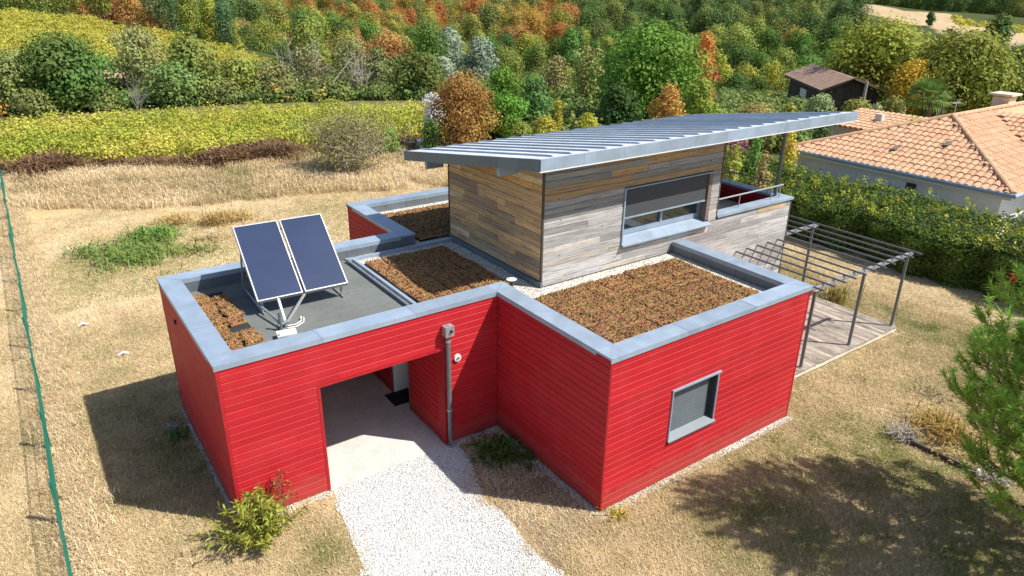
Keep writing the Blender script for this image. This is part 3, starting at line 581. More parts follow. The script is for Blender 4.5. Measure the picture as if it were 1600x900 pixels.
# --- monopitch zinc roof
RX0, RX1, RY0, RY1 = 0.56, 10.43, 2.66, 7.84
def yz(y, o): return (y, rz(y)+o)
rf = mk('roof', MB().extrude([(RX0+.02, RY0+.02, rz(RY0+.02)-.185), (RX0+.02, RY1-.02, rz(RY1-.02)-.185), (RX0+.02, RY1-.02, rz(RY1-.02)-.012), (RX0+.02, RY0+.02, rz(RY0+.02)-.012)], (RX0+.02, 0, 0), (RX1-.02, 0, 0)), M['zincw'], H)
ns = 23; sw_ = (RX1-RX0)/ns
for i in range(ns):
    a, b = RX0+i*sw_, RX0+(i+1)*sw_; mk('roof_tray', MB().extrude([(a+.004, RY0, rz(RY0)-.010), (a+.004, RY1, rz(RY1)-.010), (a+.004, RY1, rz(RY1)), (a+.004, RY0, rz(RY0))], (a+.004, 0, 0), (b-.004, 0, 0)), M['roofzinc'], rf)
for i in range(1, ns):
    a = RX0+i*sw_; y0, y1 = RY0+.16, RY1-.005; mk('standing_seam', MB().extrude([(a-.011, y0, rz(y0)-.008), (a-.011, y1, rz(y1)-.008), (a-.011, y1, rz(y1)+.034), (a-.011, y0+.10, rz(y0+.10)+.034)], (a-.011, 0, 0), (a+.011, 0, 0)), M['zinc'], rf)
n = 10; st = (RX1-RX0)/n
for i in range(n): mk('fascia_panel', MB().box((RX0+i*st+.002, RY0-.012, rz(RY0)-.205), (RX0+(i+1)*st-.002, RY0+.018, rz(RY0)+.008)), M['zinc'], rf)
n = 8; st = (RY1-RY0)/n
for xx, s_ in ((RX0-.012, 1), (RX1-.018, 1)):
    for i in range(n):
        a, b = RY0+.022+i*st*.995+.002, RY0+.022+(i+1)*st*.995-.002
        mk('fascia_panel', MB().extrude([(xx, a, rz(a)-.205), (xx, b, rz(b)-.205), (xx, b, rz(b)+.012), (xx, a, rz(a)+.012)], (xx, 0, 0), (xx+.03, 0, 0)), M['zincw' if xx < 5 else 'zinc'], rf)
mk('roof_lip', MB().box((RX0-.012, RY0-.018, rz(RY0)-.225), (RX1+.012, RY0+.03, rz(RY0)-.207)), M['white'], rf)
for y in (4.15, 7.05): mk('roof_beam', MB().box((RX0+.16, y, rz(y)-.40), (1.149, y+.1, rz(y)-.207)), M['zinc'], rf)

# ------------------------------------------------------------------ things on and around the house
# solar collector
sc_ = thing('solar_collector', 'pair of dark blue solar collectors tilted on a steel frame on the felt roof', 'solar collector', (-3.0, 5.4, 2.70))
A0 = np.array((-3.86, 5.13, 2.96)); A1 = np.array((-2.17, 5.06, 2.96)); WV = (A1-A0); LW = np.linalg.norm(WV); WV /= LW; NH = np.array((-WV[1], WV[0], 0)); UPV = np.array((0, 0, 1.0))
SV = NH*1.28+UPV*1.04; LS = np.linalg.norm(SV); SV /= LS; NV = np.cross(WV, SV)
def SP(u, v, h=0): return A0+WV*u+SV*v+NV*h
for u0, u1 in ((0, LW*.487), (LW*.513, LW)):
    c = lambda u, v, h, du, dv, dh, mb: mb.obox(SP(u, v, h), WV*du, SV*dv, NV*dh)
    mb = MB(); uc, hw = (u0+u1)/2, (u1-u0)/2; f = .022
    c(u0+f/2, LS/2, .03, f/2, LS/2, .042, mb); c(u1-f/2, LS/2, .03, f/2, LS/2, .042, mb); c(uc, f/2, .03, hw-f, f/2, .042, mb); c(uc, LS-f/2, .03, hw-f, f/2, .042, mb)
    pn = mk('collector_panel', mb, M['steel'], sc_); mb = MB(); c(uc, LS/2, .025, hw-f, LS/2-f, .034, mb); mk('glass_cover', mb, M['absorber'], pn)
for u in (.10, LW-.10): mk('frame_rail', MB().tube([SP(u, .05, -.05), SP(u, LS-.05, -.05)], .02, 6), M['steel'], sc_)
for v in (.12, LS*.5, LS-.12): mk('frame_rail', MB().tube([SP(.02, v, -.075), SP(LW-.02, v, -.075)], .018, 6), M['steel'], sc_)
for u in (.10, LW-.10):
    b = SP(u, LS-.15, -.08); mk('rear_leg', MB().tube([b, (b[0]-.02, b[1]+.22, 2.71)], .02, 6), M['steel'], sc_); mk('rear_leg', MB().tube([SP(u, LS*.55, -.08), (b[0], b[1]+.18, 2.72)], .015, 6), M['steel'], sc_)
    f_ = SP(u, .06, -.08); mk('front_leg', MB().tube([f_, (f_[0], f_[1], 2.71)], .02, 6), M['steel'], sc_); mk('base_rail', MB().tube([(f_[0], f_[1]-.1, 2.72), (b[0], b[1]+.25, 2.72)], .02, 6), M['steel'], sc_)
hub = np.array((-3.66, 4.42, 2.80))
mk('brace_arm', MB().tube([hub, SP(.06, .1, -.08)+(0, 0, -.1)], .024, 6), M['steel'], sc_); mk('brace_arm', MB().tube([hub+(.08, 0, .0), SP(LW*.52, .02, -.02)], .028, 6), M['steel'], sc_)
mk('brace_arm', MB().tube([hub+(.06, 0, -.05), SP(.36, .02, .01)+(0, -.06, 0)], .028, 6), M['white'], sc_)
mk('pivot_post', MB().tube([hub+(-.05, -.05, -.09), hub+(-.05, -.05, .24)], .028, 8).tube([hub+(-.1, -.05, 0), hub+(.1, .0, .02)], .03, 6), M['greysteel'], sc_)
mk('cross_tie', MB().tube([SP(.1, .1, -.18), SP(LW-.1, .1, -.18)], .016, 6), M['steel'], sc_)
jb = thing('junction_box', 'cream connection box lying on the felt roof below the collectors', 'junction box', (-3.75, 4.0, 2.70))
mk('box_body', MB().obox((-3.72, 4.03, 2.745), (.15, -.02, 0), (.02, .10, 0), (0, 0, .044)), M['cream'], jb); mk('box_lid', MB().obox((-3.72, 4.03, 2.80), (.16, -.022, 0), (.022, .11, 0), (0, 0, .011)), M['white'], jb)
mk('box_foot', MB().tube([(-3.9, 3.93, 2.71), (-3.86, 3.98, 2.84)], .016, 6), M['steel'], jb)
setp(mk('cable', MB().tube([(-3.60, 4.36, 2.72), (-3.45, 4.33, 2.72), (-3.28, 4.45, 2.715), (-3.22, 4.60, 2.72), (-3.27, 4.62, 2.75), (-3.30, 4.50, 2.73), (-3.42, 4.42, 2.72), (-3.56, 4.44, 2.72)], .012, 6), M['white']), 'white cable looped on the felt roof beside the collector frame', 'cable')
setp(mk('doormat', MB().box((-1.40, 4.92, .028), (-0.78, 5.44, .043)), M['rubber']), 'black rubber doormat in front of the recessed entrance door', 'doormat')

# deck
def shade(c, a, b): g = random.uniform(a, b); return tuple(q*g for q in c)
dk = thing('deck', 'weathered timber terrace deck under the steel pergola', 'deck', (8.1, 2.0, 0))
x = 5.26
while x < 10.98:
    mk('deck_board', MB().box((x, 0.80+random.uniform(-.008, .008), .165), (min(x+.125, 11.06), 3.27, .195+random.uniform(-.002, .002))), M['deck'], dk, shade(random.choice([(0.40, 0.335, 0.27), (0.34, 0.285, 0.235), (0.46, 0.39, 0.31)]), .72, 1.18)); x += .131
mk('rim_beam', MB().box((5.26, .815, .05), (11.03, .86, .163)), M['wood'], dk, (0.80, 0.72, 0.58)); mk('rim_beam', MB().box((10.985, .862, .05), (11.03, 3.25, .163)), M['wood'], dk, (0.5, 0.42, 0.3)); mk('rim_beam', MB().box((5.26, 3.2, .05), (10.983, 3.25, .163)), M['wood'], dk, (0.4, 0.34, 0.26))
for x in (6.8, 8.4, 10.85):
    for y in (.88, 3.1): mk('foot', MB().box((x, y, -.05), (x+.14, y+.1, .16)), M['concrete'], dk)
# pergola
pg = thing('pergola', 'grey steel pergola of slim bars on round posts over the deck', 'pergola', (9.0, .92, .195))
for x, y, z0 in ((7.0, .92, .195), (8.98, .92, .195), (10.95, .92, .195), (11.0, 3.62, 0.0)):
    p = mk('post', MB().tube([(x, y, z0), (x, y, 2.13)], .038, 10), M['greysteel'], pg); mk('base_plate', MB().box((x-.07, y-.07, z0), (x+.07, y+.07, z0+.012)), M['steel'], p); mk('cap_plate', MB().box((x-.06, y-.05, 2.13), (x+.06, y+.05, 2.145)), M['steel'], p)
mk('beam', MB().box((6.85, .885, 2.146), (11.12, .955, 2.225)), M['steel'], pg); mk('beam', MB().box((9.3, 3.585, 2.146), (11.2, 3.655, 2.225)), M['steel'], pg)
for i in range(11):
    x = 6.84+.4155*i; y1 = YW-.006 if x < XT+.05 else 6.4
    r = mk('rafter', MB().tube([(x, .63, 2.27), (x, y1, 2.27)], .024, 8), M['greysteel'], pg)
    mk('bracket', MB().box((x-.018, .90, 2.2255), (x+.018, .94, 2.255)), M['steel'], r)
pw = mk('downstand', MB().box((9.3, 6.37, 2.15), (11.2, 6.42, 2.22)), M['steel'], pg)

# ------------------------------------------------------------------ ground cover, drive and lawn
def sheet(name, poly, z, mat, label, nsub=0):
    me = bpy.data.meshes.new(name); me.from_pydata([(x, y, z) for x, y in poly], [], [tuple(range(len(poly)))]); me.materials.append(M[mat]); me.update()
    return setp(link(name, me), label, None, None, 'structure')
DRIVE = [(-3.52, LY-.03), (-1.0, LY-.03), (-1.0, 2.55), (-1.42, 1.9), (-1.36, 0.95), (-1.45, 0.1), (-1.42, -.8), (-1.30, -2.2), (-1.1, -6), (-1.0, -14), (-3.6, -14), (-3.7, -4), (-3.82, -1), (-3.86, 0.6), (-3.72, 2.0)]
sheet('driveway', DRIVE, 0.006, 'gravel', 'white gravel drive running up to the open carport')
SOILP = [(-1.0, LY), (-0.02, LY), (-0.02, 0.0), (-0.5, -0.3), (-1.40, -0.6), (-1.36, 0.95), (-1.42, 1.9), (-1.0, 2.55)]
sheet('soil_bed', SOILP, 0.003, 'soil', 'brown soil bed in the corner beside the gravel drive')
sheet('gravel_margin', [(-.13, -.14), (LX+.05, -.14), (LX+.05, .02), (0, .02), (0, LY), (-1.0, LY), (-1.0, LY-.15), (-.13, LY-.15)], 0.010, 'pebble', 'strip of pale pebbles along the foot of the red walls')
sheet('gravel_margin', [(-LC-.06, LY-.14), (-3.56, LY-.14), (-3.56, LY), (-LC, LY), (-LC, LY+LB), (-LC-.06, LY+LB)], 0.010, 'pebble', 'strip of pale pebbles round the foot of the carport corner')
rg = np.random.default_rng(11)
def stone_proto(seed):
    r = np.random.default_rng(seed); t = 1.0; vs = np.array([(1, 0, 0), (-1, 0, 0), (0, 1, 0), (0, -1, 0), (0, 0, 1), (0, 0, -1)], float)*r.uniform(.6, 1.3, (6, 1))
    mb = MB().add(vs*np.array((.0115, .009, .007))+np.array((0, 0, .005)), [(0, 2, 4), (2, 1, 4), (1, 3, 4), (3, 0, 4), (2, 0, 5), (1, 2, 5), (3, 1, 5), (0, 3, 5)], 0.5); return mb.mesh('stone', M['stone'])
def rand_in(poly, n, r=rg):
    P = np.array(poly); lo, hi = P.min(0), P.max(0); q = lo+(hi-lo)*r.random((n, 2)); return q[inside(poly, q)]
VISDRIVE = [(-4.1, LY-.04), (-0.9, LY-.04), (-0.9, 2.5), (-1.2, 1.9), (-1.2, -3.5), (-4.0, -3.5), (-4.1, 0.6), (-3.85, 2.0)]
q = rand_in([(-4.0, LY-.04), (-1.0, LY-.04), (-1.0, -3.5), (-4.0, -3.5)], 78000); e = vnoise(q[:, 0], q[:, 1], 3.0, 9)*.34-.17
q2 = q.copy(); q2[:, 0] += e; q = q[inside(DRIVE, q2)]
q = np.vstack([q, rand_in([(-1.0, LY-.02), (-.02, LY-.02), (-.02, -.1), (-1.3, -.4)], 700), rand_in([(-3.8, LY-.02), (-3.5, LY-.02), (-3.9, 0), (-4.5, 0)], 260)])
q = np.vstack([q, rand_in([(-.17, -.2), (LX+.06, -.2), (LX+.06, 0), (0, 0), (0, LY), (-.17, LY)], 6000), rand_in([(-LC-.1, LY-.22), (-3.56, LY-.22), (-3.56, LY), (-LC, LY), (-LC, LY+LB), (-LC-.1, LY+LB)], 3500)])
scatter('gravel', np.c_[q, np.full(len(q), .012)], [stone_proto(k) for k in range(4)], scl=(.6, 1.5), tilt=.5, label='loose white gravel stones lying on the drive and margins')

def tuft(seed, n, spread, h, wdt, lean, mat, curve=False):
    r = np.random.default_rng(seed); b = np.c_[r.normal(size=(n, 2))*spread*.5, np.zeros(n)]; a = r.random(n)*6.283; L = h*r.uniform(.45, 1.15, n); le = np.clip(r.normal(lean, .25, n), .05, 1.45)
    d = np.c_[np.cos(a)*np.sin(le), np.sin(a)*np.sin(le), np.cos(le)]; s = np.c_[-np.sin(a+r.normal(0, .5, n)), np.cos(a), np.zeros(n)]*wdt*r.uniform(.6, 1.3, (n, 1)); t = b+d*L[:, None]
    if not curve: return fast_mesh('tuft', np.stack([b-s, b+s, t], 1).reshape(-1, 3), n, 3, r.random(n), mat)
    m = b+d*L[:, None]*.55+np.c_[np.zeros((n, 2)), L*.08]; t = m+(d*np.array((1.3, 1.3, .15)))*L[:, None]*.45
    q = np.stack([b-s*.7, b+s*.7, m+s, m-s, m-s, m+s, t+s*.15, t-s*.15], 1).reshape(-1, 3); return fast_mesh('tuft', q, 2*n, 4, np.repeat(r.random(n), 2), mat)
HOUSEP = [[(-LC-.05, LY-.05), (0, LY-.05), (0, -.05), (LX+.05, -.05), (LX+.05, .78), (11.08, .78), (11.08, 3.3), (XT, 3.3), (XT, 7), (6.3, 7), (6.3, YB), (XB, YB), (XB, LY+LB+.03), (-LC-.05, LY+LB+.03)]]
def lawn_pts(n, x0, x1, y0, y1, r=rg): return np.c_[r.uniform(x0, x1, n), r.uniform(y0, y1, n)]
def keep_lawn(q):
    k = ~inside(HOUSEP[0], q); dx = q.copy(); dx[:, 0] += vnoise(q[:, 0], q[:, 1], 2.0, 5)*.3-.15; k &= ~(inside(DRIVE, dx) & (rg.random(len(q)) > .015)); k &= ~(inside(SOILP, q) & (rg.random(len(q)) > .35))
    return q[k]
q = np.vstack([lawn_pts(66000, -9.6, 3, -4.5, 14), lawn_pts(46000, -2, 13.5, -5.5, 8), lawn_pts(26000, -11, 12, 13, 24), lawn_pts(9000, 9, 15.8, -4, 12)]); q = keep_lawn(q)
dc = (q-CAM[:2])@FH; lc = (q-CAM[:2])@RH; q = q[(dc > 2.2) & (np.abs(lc) < dc*.86+2.5)]
t = .61+.42*(vnoise(q[:, 0], q[:, 1], .5, 6)-.5)+.42*(vnoise(q[:, 0], q[:, 1], 2.6, 7)-.5)+.40*(rg.random(len(q))-.5)
t -= .42*np.exp(-((q[:, 0]+5.6)**2/1.6+(q[:, 1]-5.5)**2/9))            # greener strip along the carport side wall
t -= .20*np.exp(-((q[:, 0]-5.0)**2/14+(q[:, 1]+2)**2/5)); t -= .16*np.exp(-((q[:, 0]-12.3)**2/3+(q[:, 1]-1.2)**2/6)); t -= .3*np.exp(-((q[:, 0]+4.3)**2/5+(q[:, 1]-18.3)**2/7))
t -= .10*(q[:, 0] > 1)*(q[:, 1] < 6); t += .16*(q[:, 1] > 13)*(q[:, 0] < 2)
scatter('lawn_grass', np.c_[q, np.zeros(len(q))], [tuft(k, 22, .17, .07, .0055, 1.08, M['grass']) for k in range(5)], scl=(.7, 1.5), tint=t, label='short sun bleached grass of the mown lawn')
TALL = [(-7.2, 26), (-3.7, 23.6), (-1.4, 22.6), (3, 22.0), (8.7, 19.6), (12.5, 17.5), (16, 24), (11.4, 28.6), (5.5, 29.4), (.8, 28.9), (-3, 31), (-7.2, 32.6)]
q = rand_in(TALL, 9500); cl = vnoise(q[:, 0], q[:, 1], .8, 8); q = q[cl > .18]; t = .70+.5*(vnoise(q[:, 0], q[:, 1], .6, 12)-.5)+.25*(rg.random(len(q))-.5); t -= .25*(vnoise(q[:, 0], q[:, 1], .25, 14) > .62)
scatter('tall_grass', np.c_[q, np.zeros(len(q))], [tuft(20+k, 26, .30, .36, .008, .5, M['grass'], True) for k in range(4)], scl=(.6, 1.5), tint=t, label='tall dry grass left unmown before the vineyard')
q = np.c_[-7.28+rg.normal(0, .16, 3600), rg.uniform(-4, 33, 3600)]
scatter('fence_grass', np.c_[q, np.zeros(len(q))], [tuft(30+k, 24, .18, .19, .0045, .65, M['grass'], True) for k in range(3)], scl=(.5, 1.3), tint=rg.normal(.78, .13, len(q)), label='pale long grass growing along the foot of the green fence')

# ------------------------------------------------------------------ vineyard and bracken
def clump(seed, n, r3, size, mat, asp=.75, zc=None, shell=.2):
    r = np.random.default_rng(seed); p, nn, tt = crown_pts([((0, 0, zc or r3[2]), r3)], n, r, shell); return leaves_mesh('clump', p, nn, size*r.uniform(.7, 1.3, n), asp, tt, mat, r)
def rows_pts(poly, ang, sp, step, jit):
    P = np.array(poly); c = P.mean(0); R = np.abs(P-c).max()*1.6; d = np.array((math.cos(ang), math.sin(ang))); e = np.array((-d[1], d[0])); out = []
    for a in np.arange(-R, R, sp):
        u = np.arange(-R, R, step); out.append(c+e*(a+rg.normal(0, jit*.4, len(u)))[:, None]+d*(u+rg.normal(0, jit, len(u)))[:, None])
    q = np.vstack(out); return q[inside(poly, q)]
q = rows_pts(VINEYARD, math.radians(14), 1.25, .42, .16); q = q[(q[:, 0] > -22)]; t = .56+.5*(vnoise(q[:, 0], q[:, 1], .25, 21)-.5)+.35*(rg.random(len(q))-.5)
scatter('vineyard', np.c_[q, np.zeros(len(q))], [clump(40+k, 150, (.60, .48, .52), .062, M['vine']) for k in range(5)], scl=(.8, 1.25), tint=t, label='rows of yellowing vines in the flat vineyard behind the lawn')
q = rows_pts(HILL_VINE, math.radians(35), 2.2, .8, .2); t = .74+.3*(vnoise(q[:, 0], q[:, 1], .12, 22)-.5)+.3*(rg.random(len(q))-.5)
scatter('hillside_vineyard', np.c_[q, gz(q[:, 0], q[:, 1])-.1], [clump(50+k, 110, (1.0, .62, .42), .105, M['vine']) for k in range(4)], scl=(.8, 1.25), tint=t, label='golden vine rows on the slope above the valley at the left')
q = np.vstack([rows_pts(FAR_VINE, .6, 2.5, 1.2, .3), rows_pts(TOP_VINE, .6, 2.5, 1.2, .3)])
scatter('far_vineyard', np.c_[q, gz(q[:, 0], q[:, 1])-.1], [clump(57+k, 20, (1.1, .9, .5), .3, M['vine']) for k in range(3)], tint=rg.normal(.7, .12, len(q)), label='small golden vine plots far up the valley')
bl = np.array([(-8.5, 33.6), (-7.0, 33.2), (-3.0, 31.6), (0.8, 29.4), (3.2, 29.7), (5.5, 29.9), (9.5, 29.2), (11.3, 28.9)]); u = rg.random(620)*7; i = np.minimum(u.astype(int), 6); q = bl[i]+(bl[i+1]-bl[i])*(u-i)[:, None]+rg.normal(0, .32, (620, 2))
q = np.vstack([q, np.array((-5.6, 32.6))+rg.normal(0, .55, (90, 2)), np.array((1.5, 29.8))+rg.normal(0, .6, (130, 2)), np.array((4.0, 29.9))+rg.normal(0, .6, (90, 2))]); s = rg.uniform(.7, 1.15, len(q)); s[620:] *= 1.6
scatter('bracken', np.c_[q, np.zeros(len(q))], [tuft(60+k, 46, .35, .62, .018, .75, M['bracken'], True) for k in range(4)], scl=s, tint=rg.normal(.45, .22, len(q)), label='brown withered bracken along the near edge of the vineyard')

# ------------------------------------------------------------------ trees
def limb_mesh(base, top, r0, tips, n=6, bend=.25):
    base, top = np.array(base, float), np.array(top, float); L = np.linalg.norm(top-base); mid = (base+top)/2+RNG.normal(0, .04*L, 3)*(1, 1, 0)
    mb = MB().tube([base-(0, 0, .15), base+(0, 0, .04*L), mid, top], [r0*1.25, r0, r0*.7, r0*.3], n)
    for t in tips:
        t = np.array(t, float); f = RNG.uniform(.3, .85); s = base+(top-base)*f if f > .5 else base+(mid-base)*f*2
        if s[2] > t[2]: s = base+(top-base)*max(.15, min(.8, (t[2]-base[2])/(L+.01)-.15))
        m = (s+t)/2+(0, 0, -.06*np.linalg.norm(t-s)); mb.tube([s, m, t], [r0*.42, r0*.28, r0*.1], 5, False)
    return mb
def tree(name, label, cat, px, ptop, wpx, d, color, leaf=.13, dens=1.0, low=.12, style='round', group=None, trunk=None, mat='leaf', base=None, K=11, gap=0.0, depth=None):
    top = at_dist(px, ptop, d) if base is None else np.array((base[0], base[1], base[2])); zg = gz1(top[0], top[1]); h = top[2]-zg
    w = wpx/FPX*np.linalg.norm(top-CAM) if base is None else wpx
    t = thing(name, label, cat, (top[0], top[1], zg), group); c = np.array((top[0], top[1], 0)); blobs = []
    zlo, zhi = zg+low*h, top[2]
    for k in range(K):
        f = (k+.5)/K; z = zlo+(zhi-zlo)*(0.12+.76*f)
        if style == 'round': env = math.sin(math.pi*min(.97, .24+.66*f))**.6
        elif style == 'cone': env = 1.05-.85*f
        elif style == 'column': env = .75+.25*math.sin(math.pi*f)
        elif style == 'umbrella': env = .35+.65*min(1, f*1.6)*(1 if f < .85 else .7)
        else: env = 1-.45*f
        a = k*2.4+RNG.normal(0, .3); rb = w*(.235 if K > 8 else .30)*(0.75+.45*RNG.random())*(.7+.3*env); rr = max(0, w*.5*env-rb*.85)*RNG.uniform(.7, 1.0)
        blobs.append((c+(math.cos(a)*rr, math.sin(a)*rr, min(z, zhi-rb*.8)), (rb, rb, rb*RNG.uniform(.7, .95))))
    color = tuple(min(.7, q*1.68) for q in color)
    blobs.append((c+(0, 0, zhi-w*.2), (w*.2, w*.2, w*.2))); blobs.append((c+(0, 0, (zlo+zhi)/2), (w*.27, w*.27, (zhi-zlo)*.36)))
    vol = sum(np.prod(np.array(b[1]))**(2/3) for b in blobs); n = int(min(15000, max(700, dens*vol/leaf**2*5.2)))
    p, nn, tt = crown_pts(blobs, n, RNG, .45)
    if gap: 
        g = np.sin(p[:, 0]*2.3+3)*np.sin(p[:, 1]*2.7)*np.sin(p[:, 2]*2.9+1); kk = g > -gap; p, nn, tt = p[kk], nn[kk], tt[kk]
    kk = p[:, 2] > zg+.02; p, nn, tt = p[kk], nn[kk], tt[kk]
    tr_ = mk('trunk', limb_mesh((c[0], c[1], zg), (c[0], c[1], zg+h*.8), max(.05, .028*h), [b[0] for b in blobs[:9]]), M[trunk or 'bark'], t)
    link('crown', leaves_mesh('crown', p, nn, leaf*RNG.uniform(.6, 1.3, len(p)), .62, tt, M[mat]), t, None, color)
    return t
DG, MG, OL, YG, PO, OB, OR, BG, SG = (0.055, 0.095, 0.022), (0.085, 0.145, 0.03), (0.15, 0.165, 0.045), (0.25, 0.255, 0.035), (0.22, 0.22, 0.085), (0.23, 0.135, 0.035), (0.33, 0.115, 0.03), (0.10, 0.24, 0.03), (0.18, 0.215, 0.145)
G1 = 'trees along the far edge of the flat vineyard'
for a in [('tree', 'pale olive tree cut by the left edge of the picture beyond the vineyard', 'tree', 5, 75, 105, 60, (0.16, 0.19, 0.06), .13, 1, .1),
          ('tree', 'big round dark green tree standing beyond the left end of the vineyard', 'tree', 83, 52, 122, 59, (0.075, 0.125, 0.03), .14, 1.15, .14),
          ('tree', 'tall pale feathery olive tree in front of the golden vine slope', 'tree', 205, 37, 82, 66, (0.21, 0.22, 0.085), .13, .8, .05),
          ('tree', 'broad olive green tree right of the pale feathery one', 'tree', 288, 52, 98, 60, (0.14, 0.165, 0.04), .14, 1, .05),
          ('tree', 'spreading light green tree leaning over the vineyard below the broad olive tree', 'tree', 262, 95, 90, 58, (0.13, 0.18, 0.055), .12, .9, .02),
          ('tree', 'thin yellowish green tree below the tip of the golden slope', 'tree', 372, 84, 72, 61, (0.19, 0.20, 0.045), .12, .8, .08),
          ('tree', 'low olive tree with bare grey stems just right of the golden slope tip', 'tree', 425, 96, 70, 61, (0.19, 0.185, 0.07), .12, .6, .05),
          ('tree', 'grey half bare tree showing pale twigs, left of its bare neighbours', 'tree', 478, 68, 70, 62, (0.18, 0.17, 0.075), .11, .42, .05),
          ('tree', 'half bare tree with a long slanting pale trunk at mid vineyard edge', 'tree', 545, 56, 74, 62, (0.17, 0.17, 0.07), .11, .5, .05),
          ('tree', 'slim grey green tree with one white trunk beyond the bare shrub', 'tree', 588, 72, 50, 62, (0.14, 0.16, 0.06), .12, .9, .04),
          ('tree', 'dense dark olive round tree left of the silvery willows', 'tree', 655, 80, 88, 60, (0.095, 0.12, 0.03), .13, 1.1, .04),
          ('tree', 'olive tree between the white trunk and the dense dark round tree', 'tree', 618, 84, 60, 64, (0.12, 0.135, 0.045), .13, 1, .04)]:
    tree(*a, group=G1, trunk='palebark' if 'bare' in a[1] or 'white' in a[1] or 'pale' in a[1] else 'bark')
for px, pt, w, d, lb in [(150, 138, 60, 58, 'left of the leaning green tree'), (45, 140, 60, 56, 'under the round dark green tree'), (335, 120, 80, 59, 'under the thin yellowish tree'), (440, 122, 90, 60, 'under the grey half bare tree'), (520, 122, 90, 60, 'below the slanting pale trunk'), (600, 128, 80, 60, 'below the slim grey green tree')]:
    tree('bush', 'low olive bush on the vineyard edge '+lb, 'bush', px, pt, w, d, (0.13, 0.145, 0.045), .12, .8, .0, 'low', 'bushes along the far edge of the vineyard', K=7)
def twigs(name, label, cat, base, h, w, n, mat, r0, group=None, leafc=None, nl=0, lsize=.05):
    t = thing(name, label, cat, base, group); b = np.array(base, float); mb = MB(); tips = []
    for k in range(n):
        a = RNG.random()*6.283; le = RNG.uniform(.05, 1); d = np.array((math.cos(a)*w*.5*le, math.sin(a)*w*.5*le, h*RNG.uniform(.6, 1)*(1-.35*le*le))); m = d*.5+RNG.normal(0, .06*w, 3)*(1, 1, .3); s0 = b+np.array((math.cos(a), math.sin(a), 0))*.05*w*le
        mb.tube([s0-(0, 0, .05), b+m, b+d], [r0, r0*.6, r0*.2], 4, False); tips.append(b+d)
        for _ in range(5):
            f = RNG.uniform(.35, .95); s = b+m+(d-m)*max(0, f*2-1) if f > .5 else b+m*f*2; e = s+RNG.normal(0, .16*w, 3)*(1, 1, .5)+(0, 0, .10*h); mb.tube([s, e], [r0*.4, r0*.12], 3, False); tips.append(e)
    mk('branches', mb, M[mat], t)
    if nl:
        tp = np.array(tips)[RNG.integers(0, len(tips), nl)]+RNG.normal(0, .07*w, (nl, 3)); tp[:, 2] = np.maximum(tp[:, 2], b[2]+.05)
        link('leaves', leaves_mesh('leaves', tp, ln(RNG.normal(size=(nl, 3))+(0, 0, .4)), lsize*RNG.uniform(.6, 1.3, nl), .45, RNG.random(nl), M['leaf']), t, None, leafc)
    return t
def gp(px, py, d): p = at_dist(px, py, d); return (p[0], p[1], gz1(p[0], p[1]))
twigs('bare_tree', 'bare pale twiggy tree in front of the leaning light green tree', 'tree', gp(212, 150, 57), 2.5, 2.4, 16, 'palebark', .016, G1)
for px, d, h, lb in [(455, 63, 5.2, 'leftmost of the bare grey trees rising above the vineyard edge'), (500, 64, 5.4, 'bare grey tree behind the half bare one with a slanting trunk'), (563, 60, 4.6, 'bare grey tree right of the slanting pale trunk')]:
    twigs('bare_tree', lb, 'tree', gp(px, 140, d), h, 3.2, 14, 'palebark', .05, G1)
mk_ = gp(500, 150, 59); t = thing('leaning_trunk', 'long pale fallen trunk leaning through the olive trees at the vineyard edge', 'tree trunk', mk_); e_ = at_dist(552, 88, 60); mk('trunk', MB().tube([mk_, (np.array(mk_)+e_)/2+(0, 0, .1), e_], [.07, .055, .03], 6), M['palebark'], t)
